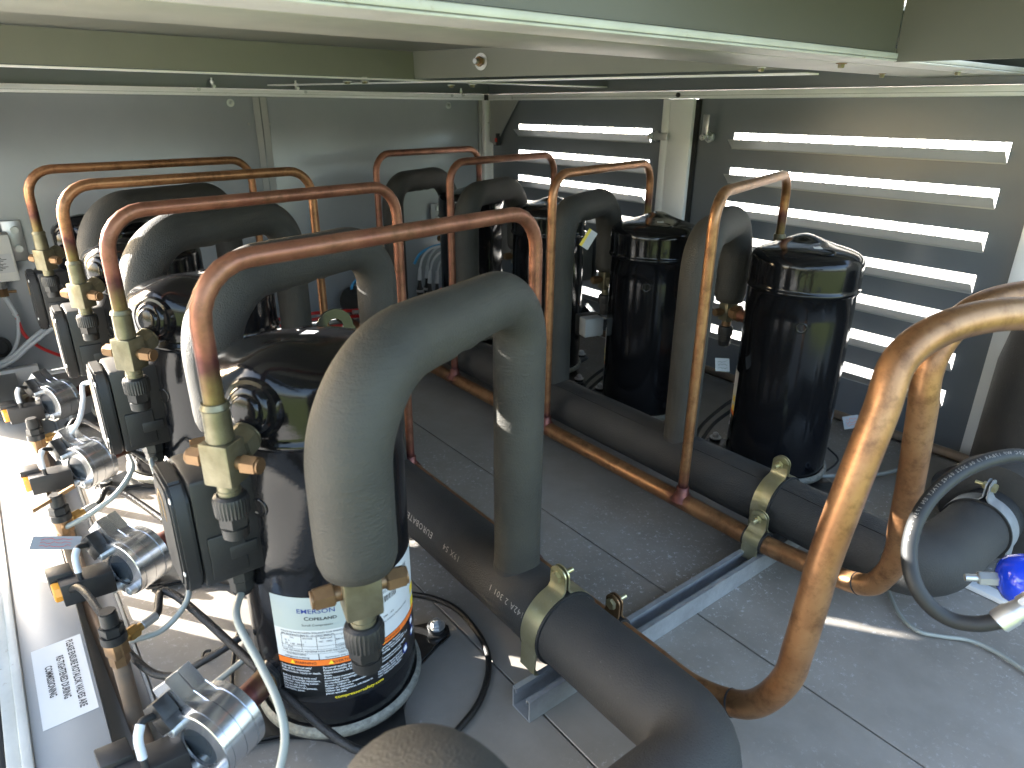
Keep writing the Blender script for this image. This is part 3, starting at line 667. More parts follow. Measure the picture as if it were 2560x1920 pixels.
RVAL = [(1.390, .833), (1.385, 1.213), (1.385, 1.588), (1.385, 1.974)]
lab = ['', 'brass capped valve at the left foot of the second copper hoop', 'brass capped valve at the left foot of the third copper hoop', 'pale valve at the left foot of the farthest left copper hoop, beside the switch']
labr = ['valve behind the dome of the nearest right compressor', 'valve behind the dome of the second right compressor', 'valve behind the dome of the third right compressor', 'valve behind the dome of the farthest right compressor']
vd.location = (*LVAL[0], .440); vd.rotation_euler.z = math.atan2(CL[0][1]-LVAL[0][1], CL[0][0]-LVAL[0][0])
def ang(v, c): return math.atan2(c[1]-v[1], c[0]-v[0])
for k in range(1, 4): dup(vd, (*LVAL[k], .440), ang(LVAL[k], CL[k]), lab[k])
for k in range(4): dup(vd, (*RVAL[k], .440), ang(RVAL[k], CR[k]), labr[k])
LSUC = [(.213, .510), (.2045, .901), (.196, 1.291), (.185, 1.681)]
RSUC = [(1.318, .890+.39*k) for k in range(4)]
vs_ = make_valve(.10, 'valve under the thick insulated hoop in front of the labelled compressor')
vs_.scale = (1.18, 1.18, 1.18); vs_.location = (*LSUC[0], .322); vs_.rotation_euler.z = ang(LSUC[0], CL[0])
ls = ['', 'suction valve hidden low behind the second black terminal box', 'suction valve low between the second and third left compressors', 'suction valve low between the third and fourth left compressors']
lr = ['rusty brown valve beside the nearest right compressor, under its insulated hoop', 'grey valve left of the second right compressor, under its insulated hoop', 'valve left of the third right compressor under its insulated hoop', 'valve left of the farthest right compressor under its insulated hoop']
for k in range(1, 4): dup(vs_, (*LSUC[k], .325), ang(LSUC[k], CL[k]), ls[k])
vd2 = make_valve(.10, lr[0], True); vd2.location = (*RSUC[0], .325); vd2.rotation_euler.z = ang(RSUC[0], CR[0])
for k in range(1, 4): dup(vs_, (*RSUC[k], .325), ang(RSUC[k], CR[k]), lr[k])

# ------------------------------------------------------------------ copper discharge hoops
XLC, XRC, ZC, RCH = .5935, .9425, .0615, .0165
LB = [.713, 1.102, 1.482, 1.883]; RB = [.684, 1.083, 1.469, 1.860]
def hoop(name, A, Bv, label, m, top=.625):
    "A: foot on header (x,y), Bv: valve (x,y)"
    t = thing(name, label, 'copper pipe', (A[0], A[1], ZC), 0, 'copper discharge hoops'); o = t.location
    g = G()
    def heat(l, L): return max(0, 1-l/.09)*.75+max(0, 1.12-(L-l)/.085)*1.0
    g.tube([V(*A, ZC+.012), V(*A, top), V(*Bv, top), V(*Bv, .494)], .0094, bend=.052, seg=24, heat=heat, caps=False); g.build('pipe', m, t, shift=o, ang=60)
    g = G(); g.lathe([(.0225, .004), (.017, .012), (.0125, .018), (.0118, .030), (.0098, .031)], V(*A, ZC), V(0, 0, 1), seg=28)
    for v in g.bm.verts: v[g.heat] = .55
    g.build('branch_joint', M['copper_red'], t, shift=o, ang=60)
    return t
hl = ['nearest copper hoop, broad and reddish, in front on the left', 'second copper hoop of the left row', 'third copper hoop of the left row, reaching over to the far wall panel', 'farthest copper hoop of the left row, against the plain wall panel']
hr = ['nearest right copper hoop, golden, with a kinked top by the large louvres', 'second right copper hoop, rising in front of the second insulated hoop', 'third right copper hoop, in front of the left louvres', 'farthest right copper hoop, next to the corner post']
for k in range(4): hoop('discharge_pipe', (XLC, LB[k]), LVAL[k], hl[k], M['copper_red'] if k in (0, 1) else M['copper'])
for k in range(4): hoop('discharge_pipe', (XRC, RB[k]), RVAL[k], hr[k], M['copper_gold'] if k == 0 else M['copper_red'] if k > 1 else M['copper'], .628)

def bigpipe(pts, X, ys, label):
    t = thing('discharge_header', label, 'copper pipe', (X, ys[0], ZC), 0, 'copper header pipes'); o = t.location
    g = G()
    def heat(l, L):
        # soot near the branch joints
        y = ys[-1]+.35-l
        return max([max(0, 1-abs(y-q)/.05) for q in ys])*.62 if l < ys[-1]+.35-.5 else 0
    first = [V(X, ys[-1]+.35, ZC), V(X, .55, ZC)]
    g.tube(fillet(first, 0.01)+smooth_path([V(X, .549, ZC)]+pts, 8)[1:], RCH, seg=28, heat=heat); g.build('pipe', M['copper_gold'], t, shift=o, ang=60)
    return t
fp = [V(.594, .46, .0615), V(.5945, .385, .0615)]+[at(a, b, D=d) for a, b, d in ((1830, 1757, .838), (1900, 1754, .806), (1966, 1698, .77), (1997, 1617, .74), (2034, 1495, .712), (2061, 1400, .695), (2130, 1213, .668), (2201, 1031, .655), (2247, 905, .652), (2335, 832, .655), (2460, 792, .66), (2600, 783, .665), (2760, 790, .67))]
rp_ = [V(.948, .47, .0615)]+[at(a, b, D=d) for a, b, d in ((2145, 1459, 1.03), (2213, 1437, .985), (2243, 1380, .955), (2253, 1320, .93), (2277, 1200, .87), (2305, 1031, .81), (2319, 930, .79), (2360, 845, .785), (2440, 772, .785), (2560, 737, .79), (2700, 735, .79))]
lcp = bigpipe(fp, XLC, LB, 'big copper pipe leaning up in front at the right, joined to the left copper header')
rcp = bigpipe(rp_, XRC, RB, 'copper header beside the right insulated header, rising steeply behind the leaning pipe')
for par, i0, i1, pts in ((lcp, 1, 2, fp), (rcp, 0, 1, rp_)):
    a = pts[i0+1] if par is lcp else pts[1]; d = (pts[i0+2]-pts[i0+1]).normalized() if par is lcp else (pts[2]-pts[1]).normalized()
    d = (d+((a-pts[i0 if par is rcp else 1]).normalized())).normalized()
    g = G(); g.lathe([(RCH+.0001, -.0014), (RCH+.0008, 0), (RCH+.0001, .0014)], a, d, seg=36); g.build('joint_line', M['ink'], par, shift=par.location)

# ------------------------------------------------------------------ insulated hoops
LY = [.641, 1.031, 1.437, 1.872]; RY = [.768, 1.150, 1.526, 1.931]
XLH, XRH, ZH, RH_ = .510, 1.028, .0965, .051
def ihoop(A, Bv, label, top=.545, r=.033, m='foam', bulge=.05):
    t = thing('insulated_pipe', label, 'insulated pipe', (A[0], A[1], ZH), 0, 'black insulated suction hoops'); o = t.location
    g = G()
    n_arc = 0
    def rf(l, L):
        s_ = l/L
        return 1+.012*math.sin(s_*9+A[1]*7)+bulge*min(1, max(0, (s_-.55)/.25))-.14*max(0, 1-(L-l)/.018)**1.5
    g.tube([V(*A, ZH+.034), V(*A, top), V(*Bv, top), V(*Bv, .349)], r, bend=[.070, .10], seg=40, rf=rf, step=.006, wob=.006)
    # compression creases on the inside of the bends
    mid = (V(*A, top-.1)+V(*Bv, top-.1))/2
    for v in g.bm.verts:
        if v.co.z > top-.14:
            d_in = (mid-v.co).length
            if d_in < .085:
                a = math.atan2(v.co.z-mid.z, (v.co-mid).dot((V(*Bv, 0)-V(*A, 0)).normalized()))
                v.co += (mid-v.co).normalized()*(.0018*math.sin(a*26))
    g.build('foam_sleeve', M[m], t, shift=o, ang=80)
    g = G(); g.lathe([(r*1.02, .033), (r*1.045, .040), (r*1.0, .047)], V(*A, ZH), V(0, 0, 1), seg=36); g.build('glue_collar', M['header_foam'], t, shift=o, ang=60)
    return t
il = ['nearest thick insulated hoop, in front of the labelled compressor', 'second insulated hoop of the left row, its left bend sunlit', 'third insulated hoop of the left row with faint print, sunlit on the left', 'farthest insulated hoop of the left row, dark against the wall panel']
ir = ['nearest insulated hoop of the right row, behind the golden copper riser', 'second insulated hoop of the right row, left of the second right compressor', 'third insulated hoop of the right row with a crease on top', 'farthest insulated hoop of the right row, left of the corner post']
for k in range(4): ihoop((XLH, LY[k]), LSUC[k], il[k], m='foam_wrinkled' if k == 0 else 'foam', r=.0335, bulge=.15 if k == 0 else .09)
for k in range(4): ihoop((XRH, RY[k]), RSUC[k], ir[k], m='foam', r=.0325, top=.537)

# headers
def header(X, pts, label, seams, prints):
    t = thing('insulated_header', label, 'insulated pipe', (X, 1, ZH), 0, 'thick insulated header pipes'); o = t.location
    g = G(); g.tube(pts, RH_, bend=.0555, seg=56, step=.01, wob=.003); g.build('foam_sleeve', M['header_foam'], t, shift=o, ang=50)
    for dg in seams:
        a = math.radians(dg); p0 = V(X+math.cos(a)*(RH_+.0002), .36, ZH+math.sin(a)*(RH_+.0002)); p1 = V(p0.x, 2.25, p0.z)
        g = G(); n = 120; P_ = [V(p0.x+.0004*math.sin(i*.7), .345+(2.25-.345)*i/n, p0.z) for i in range(n+1)]
        g.tube(P_, .0009, seg=6); g.build('seam', M['ink'], t, shift=o)
    return t
LHt = header(XLH, [V(XLH, 2.28, ZH), V(XLH, .289, ZH), V(.13, .289, ZH), V(.13, .282, .335), V(.13, -.25, .335)][0:3], 'left insulated header, turning left at the bottom of the picture', [], None)
RHt = header(XRH, [V(XRH, 2.28, ZH), V(XRH, .29, ZH), V(1.60, .29, ZH)], 'right insulated header with a long glued seam, turning right beyond its clamp', [118], None)
g = G(); g.tube([V(.13, .272, .06), V(.13, .272, .368), V(.13, -.30, .368)], .051, bend=.052, seg=56, step=.006)
tag(g.build('insulated_riser', M['foam'], ang=60), 'blurred rounded bend of an insulated pipe close to the lens at the bottom', 'insulated pipe')
# print on left header
g = G()
def hwrap(y0, dg0):
    return lambda x, y: V(XLH+math.cos(math.radians(dg0)+y/RH_)*(RH_+.0004), y0+x, ZH+math.sin(math.radians(dg0)+y/RH_)*(RH_+.0004))
for txt, y0, sz in (('EUROBATEX', 0, .0145), ('19X 54', 0, .0135), ('142A 2 301 1', 0, .0125)):
    y0 = {'E': .797, '1': .757}.get(txt[0], 0)
    if txt.startswith('142'): y0 = .566
    elif txt.startswith('19X'): y0 = .722
    else: y0 = .800
    vs, fs = text_mesh(txt, sz, 'LEFT', 0, 1.15)
    add_flat(g, vs, fs, hwrap(y0, 152))
g.build('foam_print', M['pale_ink'], LHt, smooth=False, shift=LHt.location)

# strut and clamps
def strut(x0, x1, y0, label):
    t = thing('strut_channel', label, 'strut channel', ((x0+x1)/2, y0+.0205, .006)); o = t.location
    g = G(); z0, z1 = .0065, .041; w = .036; th = .0022
    prof = [(0, z0), (w, z0), (w, z1), (w-.008, z1), (w-.008, z1-.006), (w-.008-th*.8, z1-.006), (w-.008-th*.8, z1-th-.0), ]
    g.span((x0, y0, z0), (x1, y0+w, z0+th)); g.span((x0, y0, z0+th), (x1, y0+th, z1)); g.span((x0, y0+w-th, z0+th), (x1, y0+w, z1))
    g.span((x0, y0+th, z1-th), (x1, y0+.008, z1)); g.span((x0, y0+w-.008, z1-th), (x1, y0+w-th, z1))
    g.span((x0, y0+.008-th, z1-.007), (x1, y0+.008, z1-th)); g.span((x0, y0+w-.008, z1-.007), (x1, y0+w-.008+th, z1-th))
    g.build('channel', M['strut'], t, shift=o, smooth=False)
    return t
strut(.424, 1.16, .503, 'galvanised strut channel lying across the floor under both headers')
def clamp(c, r, axis, z0, w, label, m, updir=0):
    "saddle pipe clamp standing on a strut, round a pipe along axis ('y' or 'x')"
    t = thing('pipe_clamp', label, 'pipe clamp', c, 0, 'yellow zinc pipe clamps'); c = Vector(c)
    if axis == 'x': t.rotation_euler.z = -PI/2
    g = G(); th = .0022; rr = r+.004
    # two half straps in local XZ plane, width along Y
    for s_ in (-1, 1):
        pr = []
        e0 = math.asin(.010/rr)
        pr.append((s_*.004, rr+.026)); pr.append((s_*.004, rr+.006)); pr.append((s_*.008, rr+.0005))
        for k in range(22):
            a = e0+.05+(PI*.5+.25-e0)*k/21; pr.append((s_*math.sin(a)*rr, math.cos(a)*rr))
        pr.append((s_*rr*.99, -(c.z-z0)+.004)); pr.append((s_*rr*.80, -(c.z-z0)-.004))
        pl_ = [V(x, 0, z) for x, z in pr]
        no = []
        for i in range(len(pl_)):
            d = (pl_[min(i+1, len(pl_)-1)]-pl_[max(0, i-1)]).normalized(); no.append(V(d.z, 0, -d.x)*(-s_))
        rows = []
        for p, n_ in zip(pl_, no):
            rows.append([g.bm.verts.new(q) for q in (p+V(0, -w/2, 0), p+V(0, w/2, 0), p-n_*th+V(0, w/2, 0), p-n_*th+V(0, -w/2, 0))])
        for a, b in zip(rows, rows[1:]):
            for k in range(4): g.bm.faces.new((a[k], a[(k+1) % 4], b[(k+1) % 4], b[k]))
        g.bm.faces.new(rows[0]); g.bm.faces.new(rows[-1][::-1])
        # rounded ear
        q = [(w/2*math.cos(a), rr+.024+w*.42*math.sin(a)) for a in [PI*i/12 for i in range(13)]]
        m4 = Matrix(((0, 0, 1, 0), (1, 0, 0, 0), (0, 1, 0, 0), (0, 0, 0, 1)))
        g.prism(q, s_*.004-(th if s_ > 0 else -0)*1, s_*.004+(0 if s_ > 0 else th), m4)
    g.build('strap', m, t, ang=40)
    g = G(); g.lathe([(r+.0002, -w*.62), (r+.0035, -w*.62), (r+.0036, w*.62), (r+.0002, w*.62)], (0, 0, 0), (0, 1, 0), seg=48); g.build('rubber_sleeve', M['rubber'], t, ang=50)
    zb = rr+.022
    g = G(); g.cyl((.004, 0, zb), (.010, 0, zb), .0085, seg=6, bev=.0008).cyl((-.0045, 0, zb), (-.022, 0, zb), .0034, seg=14).cyl((-.005, 0, zb), (-.010, 0, zb), .0072, seg=6, bev=.0008); g.build('bolt', M['zinc_yellow'], t)
    return t
c1_ = clamp((XLH, .548, ZH), RH_, 'y', .041, .030, 'yellow plated clamp round the left insulated header', M['zinc_yellow'])
c2_ = clamp((XRH, .545, ZH), RH_, 'y', .041, .030, 'tall yellow plated clamp round the right insulated header', M['zinc_yellow'])
c3_ = clamp((XRC+.004, .523, ZC), RCH, 'y', .030, .030, 'small yellow clamp round the right copper header on the strut', M['zinc_yellow'])
c4_ = clamp((XLC, .523, ZC), RCH, 'y', .030, .026, 'small brown clamp on the left copper header behind the insulated one', M['brass_brown'])
c5_ = clamp((1.235, .29, ZH), RH_, 'x', .02, .028, 'dull steel clamp with a long bolt on the insulated pipe at the right edge', M['strut'])
for c in (c1_, c4_): c.rotation_euler.z = PI


# black vessel etc at the right
g = G(); g.lathe([(0, 0), (.054, 0), (.085, .004), (.092, .016), (.092, .05), (.078, .062), (0, .062)], (1.285, .29, .105), (1, 0, 0), seg=56); tag(g.build('insulated_flange', M['header_foam'], ang=40), 'large round black insulated flange behind the hose loop', 'flange')
g = G(); g.lathe([(0, 0), (.12, 0), (.12, .30), (.112, .36), (.092, .41), (.06, .44), (0, .452)], (1.545, .29, .006), (.0, .0, 1), seg=64); tag(g.build('insulated_vessel', M['header_foam'], ang=60), 'tall black insulated vessel cut off by the right edge', 'vessel')
g = G(); g.lathe([(0, 0), (.165, 0), (.168, .006), (.168, .02), (.16, .026), (0, .026)], (1.53, .29, .007), (0, 0, 1), seg=64); tag(g.build('vessel_collar', M['cast_black'], ang=40), 'black round collar at the foot of the insulated vessel', 'collar')

# blue drier with hose
bp = at(2560, 1450, D=.80)
t = thing('blue_canister', 'glossy blue rounded canister at the right edge', 'canister', bp)
g = G(); ax = V(.55, -.75, .15).normalized(); g.lathe([(0, 0), (.012, .001), (.022, .006), (.028, .014), (.0305, .026), (.0305, .14), (.02, .155), (0, .16)], (0, 0, 0), ax, seg=40); g.build('shell', M['blue_paint'], t, ang=60, shift=ax*.028)
g = G(); g.cyl(-ax*.047, -ax*.022, .0085, seg=6, bev=.001).cyl(-ax*.060, -ax*.047, .0045, seg=16); g.build('fitting', M['zinc'], t)
hp = [at(a, b, D=d) for a, b, d in ((2640, 1180, .74), (2560, 1141, .735), (2480, 1148, .73), (2400, 1182, .725), (2335, 1235, .72), (2292, 1300, .715), (2273, 1375, .71), (2283, 1450, .70), (2320, 1510, .695), (2375, 1548, .69), (2440, 1560, .68), (2500, 1552, .672))]
t = thing('loop_hose', 'thick black rubber hose looping in front of the right header, with a sunlit spot', 'hose', hp[5])
g = G(); g.tube(smooth_path(hp, 6), .0078, seg=24); g.build('hose', M['rubber'], t, shift=hp[5], ang=60)
d_ = (hp[-1]-hp[-2]).normalized()
e_ = at(2560, 1515, D=.665); d_ = (e_-hp[-1]).normalized()
g = G(); g.cyl(hp[-1]-d_*.003, hp[-1]+d_*.014, .0115, seg=28, bev=.001).cyl(hp[-1]+d_*.014, hp[-1]+d_*.024, .0105, .009, seg=28).cyl(hp[-1]+d_*.024, hp[-1]+d_*.038, .0105, seg=6, bev=.001); g.build('ferrule', M['zinc'], t, shift=hp[5])
# print along hose
g = G(); sp_ = smooth_path(hp, 30)
vs, fs = text_mesh('-40 +120C WP 17BAR 13 06 2022 06:42 ITALY EN 1736 - ISO 4', .0052, 'LEFT', 0, 1.35)
cum = [0]
for a, b in zip(sp_, sp_[1:]): cum.append(cum[-1]+(b-a).length)
def hosef(x, y):
    s_ = x+.03; i = max(0, min(len(cum)-2, int(np.searchsorted(cum, s_))-1)); f_ = (s_-cum[i])/(cum[i+1]-cum[i])
    p = sp_[i].lerp(sp_[i+1], f_); T = (sp_[i+1]-sp_[i]).normalized(); view = (V(.02, -.02, .75)-p).normalized(); vv = (view-T*view.dot(T)).normalized(); sd_ = T.cross(vv)
    th = (y-.003)/.0078+.55
    return p+(vv*math.cos(th)-sd_*math.sin(th)*-1)*.0081
add_flat(g, vs, fs, hosef); g.build('hose_print', M['pale_ink'], t, shift=hp[5], smooth=False)

# ------------------------------------------------------------------ oil level regulators
def make_reg(label):
    "local: +X axis pointing from compressor outwards, origin at the stub on the shell"
    t = thing('oil_regulator', label, 'oil regulator', group='aluminium oil level regulators')
    g = G(); g.cyl((-.040, 0, 0), (-.018, 0, 0), .0155, seg=28, bev=.002); g.build('port', M['cast_black'], t)
    g = G(); g.tube([(.003-.024, 0, 0), (.0, 0, 0), (.018, 0, 0), (.030, 0, 0)], .0125, seg=28, heat=lambda l, L: .9-l*9); g.build('copper_stub', M['copper_red'], t)
    g = G(); g.cyl((.0302, 0, 0), (.0405, 0, 0), .0345, seg=56, bev=.0008); g.build('rear_disc', M['alu'], t)
    m4 = Matrix(((0, 0, 1, 0), (1, 0, 0, 0), (0, 1, 0, 0), (0, 0, 0, 1)))
    def lobe(k): 
        pts = [(.034*math.cos(a), .034*math.sin(a)) for a in [math.radians(-235+(290)*i/40) for i in range(41)]]
        pts = pts+[(.013, .040), (.012, .062), (-.014, .062), (-.018, .040)]
        c_, s_ = math.cos(.75), math.sin(.75)
        return [(y*c_-z*s_, y*s_+z*c_) for y, z in pts]
    for x0, x1 in ((.0412, .0560), (.0566, .0720)):
        g = G(); g.prism(lobe(0), x0, x1, m4)
        es = [e for e in g.bm.edges if abs(e.verts[0].co.x-e.verts[1].co.x) < 1e-5]; bmesh.ops.bevel(g.bm, geom=es, offset=.0007, segments=1, affect='EDGES'); g.build('housing_plate', M['alu'], t)
    g = G(); g.lathe([(.0335, .0722), (.0335, .0795), (.0325, .0802), (.020, .0802), (.0185, .0775), (0, .0775)], (0, 0, 0), (1, 0, 0), seg=56); g.build('glass_ring', M['alu'], t, ang=30)
    g = G(); g.cyl((.0776, 0, 0), (.0782, 0, 0), .0182, seg=40); g.build('sight_glass', M['glass'], t)
    for dg in (135, 250, 315):
        c = V(0, .0262*math.cos(math.radians(dg)), .0262*math.sin(math.radians(dg)))
        g = G(); g.lathe([(.0055, .080), (.0055, .0905), (.005, .0912), (.003, .0912), (.003, .0885), (0, .0885)], c, (1, 0, 0), seg=20); g.build('socket_screw', M['zinc'], t, ang=30)
    g = G(); g.cyl((.060, -.0342, .002), (.060, -.036, .002), .0025, seg=12); g.build('vent_hole', M['ink'], t)
    g = G(); g.box((.082, -.034, .030), (.018, .020, .018), rot=Matrix.Rotation(.75, 3, 'X'), bev=.001).box((.083, -.026, .022), (.018, .018, .014), rot=Matrix.Rotation(.75, 3, 'X'), bev=.001); cn = g.build('plug_connector', M['black_plastic'], t)
    g = G(); g.tube(smooth_path([(.090, -.034, .030), (.104, -.034, .034), (.114, -.030, .026), (.118, -.024, .002), (.114, -.020, -.03)], 6), .0032, seg=12); g.build('sensor_lead', M['rubber'], cn)
    g = G(); g.tube(smooth_path([(.106, -.0335, .0335), (.114, -.030, .026), (.1175, -.026, .010)], 6), .0042, seg=12); g.build('lead_marker', M['white_tube'], cn)
    g = G(); g.box((.108, -.030, -.012), (.060, .030, .028), rot=-.5, bev=.0015).box((.122, -.056, -.006), (.028, .024, .026), rot=-.5, bev=.0015); co = g.build('solenoid_coil', M['box_plastic'], t)
    g = G(); g.lathe([(0, 0), (.0118, 0), (.0122, .004), (.0118, .0075), (.010, .0085), (0, .0085)], (.1342, -.0445, -.012), (.877, -.48, 0), seg=8); g.build('knob', M['knob'], t, ang=30)
    return t
reg = make_reg('aluminium oil regulator nearest the camera, at the bottom left')
RAZ = math.radians(-151)
reg.scale = (1.06, 1.28, 1.28)
def regloc(c): q = pol(RC+.027, -161, .108); return (c[0]+q.x, c[1]+q.y, q.z)
reg.location = regloc(CL[0]); reg.rotation_euler.z = RAZ
rl = ['', 'oil regulator of the second left compressor, with an orange knob and a hanging red tag', 'sunlit oil regulator of the third left compressor, orange knob', 'farthest oil regulator on the left, in the wall shadow']
for k in range(1, 4): dup(reg, regloc(CL[k]), RAZ, rl[k])
rr_ = ['oil regulator low behind the nearest right compressor', 'white capped regulator block low left of the second right compressor', 'oil regulator low left of the third right compressor', 'oil regulator low behind the farthest right compressor']
for k in range(4):
    q = regloc((0, 0)); dup(reg, (CR[k][0]-q[0], CR[k][1]-q[1], q[2]), RAZ+PI, rr_[k])

# service valves on the ledge side
def make_service(label):
    t = thing('service_valve', label, 'service valve', group='black capped service valves by the ledge')
    g = G(); g.cyl((0, 0, -.14), (0, 0, -.045), .0098, seg=20); g.build('pipe', M['dull_pipe'], t)
    g = G(); g.cyl((0, 0, -.047), (0, 0, -.008), .0115, seg=6, bev=.001).box((0, 0, -.022), (.021, .021, .022), bev=.002); g.build('body', M['brass_brown'], t)
    g = G(); g.cyl((0, 0, -.010), (0, 0, .001), .0148, seg=30).cyl((0, 0, .001), (0, 0, .0135), .0138, seg=6, bev=.001).cyl((0, 0, .0135), (0, 0, .034), .0105, .0098, seg=28, bev=.0015); g.build('cap', M['black_plastic'], t)
    g = G(); g.cyl((.009, 0, -.018), (.016, 0, -.018), .006, seg=16).cyl((.016, 0, -.018), (.030, 0, -.018), .0092, seg=6, bev=.001).cyl((.030, 0, -.018), (.036, 0, -.018), .0055, seg=16); g.build('outlet_nut', M['brass'], t)
    g = G(); g.cyl((.036, 0, -.018), (.058, 0, -.018), .0062, seg=20, bev=.001); g.build('crimp', M['zinc'], t)
    return t
sv = make_service('black capped service valve nearest the camera beside the white sticker')
SV = [at(282, 1583, Z=.155), at(150, 1283, Z=.155), at(88, 1085, Z=.155)]
sv.location = SV[0]; sv.rotation_euler.z = math.radians(28)
dup(sv, SV[1], math.radians(30), 'black capped service valve in the middle, behind the hanging tag')
dup(sv, SV[2], math.radians(30), 'small service valve farthest back, in bright sun')
def hose(pts, r, m, label, name='hose', cat='hose', n=8, group=None, seg=14):
    pts = [Vector(p) for p in pts]; g = G(); g.tube(smooth_path(pts, n), r, seg=seg)
    o = g.build(name, M[m], ang=60); return tag(o, label, cat, group)
for k in range(3):
    s0 = SV[k]+V(.058*math.cos(.5), .058*math.sin(.5), -.018)
    c = CL[k]
    hose([s0, s0+V(.03, .017, .004), V(c[0]-.06, c[1]-.135, .07), V(c[0]+.0, c[1]-.155, .05), V(c[0]+.08, c[1]-.15, .03)][:4] if k == 0 else [s0, s0+V(.04, .022, .0), V(c[0]-.045, c[1]-.14, .06)], .0052, 'braid',
         ['black braided hose from the nearest service valve to the front compressor', 'braided hose from the middle service valve towards the second compressor', 'thin braided hose from the farthest service valve'][k], 'braided_hose')
# steel oil line in the trough
g = G(); g.tube([(.004, 2.2, -.012), (.006, 1.1, -.01), (.02, .80, -.005), (.022, .35, -.005)], .0105, seg=20); tag(g.build('oil_line', M['dull_pipe'], ang=60), 'dull copper oil line lying in the trough beside the ledge', 'copper pipe')
# grey cables from terminal box glands
def gland(c): return V(c[0]-.112, c[1]-.025, .238)
hose([gland(CL[0])+V(0, 0, .006), at(592, 1545, D=.735), at(650, 1660, D=.70), at(693, 1750, D=.675), at(712, 1835, D=.66), at(700, 1920, D=.65), at(670, 2010, D=.64)], .0042, 'cable', 'pale grey cable hanging in front of the labelled compressor', 'power_cable', 'cable')
hose([gland(CL[1])+V(0, 0, .006), at(380, 1160, D=1.0), at(420, 1260, D=.98), at(452, 1400, D=.93), at(473, 1475, D=.90), at(450, 1530, D=.89), at(400, 1578, D=.88), at(330, 1601, D=.87), at(290, 1612, D=.9)], .0038, 'cable', 'grey printed cable curving from under the front terminal box to the nearest service valve', 'power_cable', 'cable')
hose([at(322, 1140, D=1.12), at(330, 1175, D=1.10), at(295, 1230, D=1.08), at(240, 1275, D=1.07), at(190, 1305, D=1.07), at(150, 1325, D=1.08)], .0042, 'cable', 'grey cable curving down from the second terminal box', 'power_cable', 'cable')
hose([gland(CL[2])+V(0, 0, .006), at(210, 960, D=1.36), at(208, 1000, D=1.33), at(200, 1045, D=1.31), at(180, 1080, D=1.31), at(165, 1100, D=1.32)], .0045, 'white_tube', 'white cable hanging below the third terminal box in the sun', 'power_cable', 'cable')
hose([at(1024, 1484, Z=.012), at(1090, 1498, Z=.012), at(1150, 1530, Z=.012), at(1205, 1600, Z=.012), at(1222, 1670, Z=.012), at(1195, 1760, Z=.012), at(1120, 1850, Z=.012), at(1030, 1930, Z=.012)], .0045, 'braid', 'black hose lying in a curve on the floor right of the labelled compressor', 'braided_hose')
hose([at(2215, 1462, Z=.011), at(2245, 1530, Z=.011), at(2290, 1575, Z=.011), at(2350, 1590, Z=.011), at(2420, 1600, Z=.011), at(2480, 1625, Z=.011), at(2540, 1662, Z=.011), at(2620, 1720, Z=.011)], .0032, 'cable', 'thin grey cable snaking over the floor at the lower right', 'floor_cable', 'cable')
hose([at(170, 1480, D=1.0), at(210, 1478, D=.95), at(330, 1640, D=.87), at(420, 1690, D=.85), at(530, 1640, D=.86), at(620, 1580, D=.88)], .0048, 'braid', 'dark braided hose crossing behind the nearest oil regulator', 'braided_hose')
hose([at(505, 1735, D=.86), at(560, 1690, D=.87), at(640, 1625, D=.88)], .0042, 'cable', 'pale cable end beside the dark braided hose', 'power_cable', 'cable')
hose([at(600, 1560, Z=.012), at(585, 1640, Z=.012), at(580, 1720, Z=.012), at(600, 1790, Z=.012)], .003, 'rubber', 'thin black wire curling around the foot of the front compressor', 'floor_cable', 'cable')
# right row floor clutter
for k in range(4):
    c = CR[k]
    hose([V(c[0]+.12, c[1]+.10, .12), V(c[0]+.16, c[1]+.16, .10), V(c[0]+.14, c[1]+.20, .05), V(c[0]+.06, c[1]+.20, .03), V(c[0]-.03, c[1]+.17, .02)], .0045, 'rubber', ['black hose coming round the back of the nearest right compressor', 'black hose between the two nearest right compressors', 'black hose behind the third right compressor', 'black hose behind the farthest right compressor'][k], 'rubber_hose')
    hose([V(c[0]-.10, c[1]+.10, .02), V(c[0]-.02, c[1]+.19, .03), V(c[0]+.10, c[1]+.21, .06), V(c[0]+.17, c[1]+.17, .11)], .0042, 'rubber', ['second black hose by the bolt of the nearest right compressor', 'second black hose behind the nearest insulated riser', 'second black hose at the third right compressor', 'second black hose at the farthest right compressor'][k], 'rubber_hose')
hose([at(1985, 1190, Z=.03), at(2110, 1190, Z=.03), at(2200, 1185, Z=.03), at(2260, 1170, Z=.03)], .0045, 'cable', 'short pale cable on the floor behind the tall clamp', 'power_cable', 'cable')
hose([at(2070, 1120, Z=.02), at(2095, 1150, Z=.02), at(2060, 1180, Z=.02), at(2010, 1195, Z=.02)], .0022, 'rubber', 'thin black wire loop on the floor behind the nearest right compressor', 'wire', 'wire')
g = G(); g.tube([(1.60, 2.2, .045), (1.60, .30, .045)], .011, seg=18); tag(g.build('oil_line', M['dull_pipe'], ang=60), 'dark copper oil line running along the foot of the louvred wall', 'copper pipe')
g = G(); g.span((1.18, -.3, .007), (1.205, .29, .016), bev=.001); tag(g.build('floor_strip', M['alu_frame']), 'pale strip on the floor at the right edge below the flange', 'floor strip')
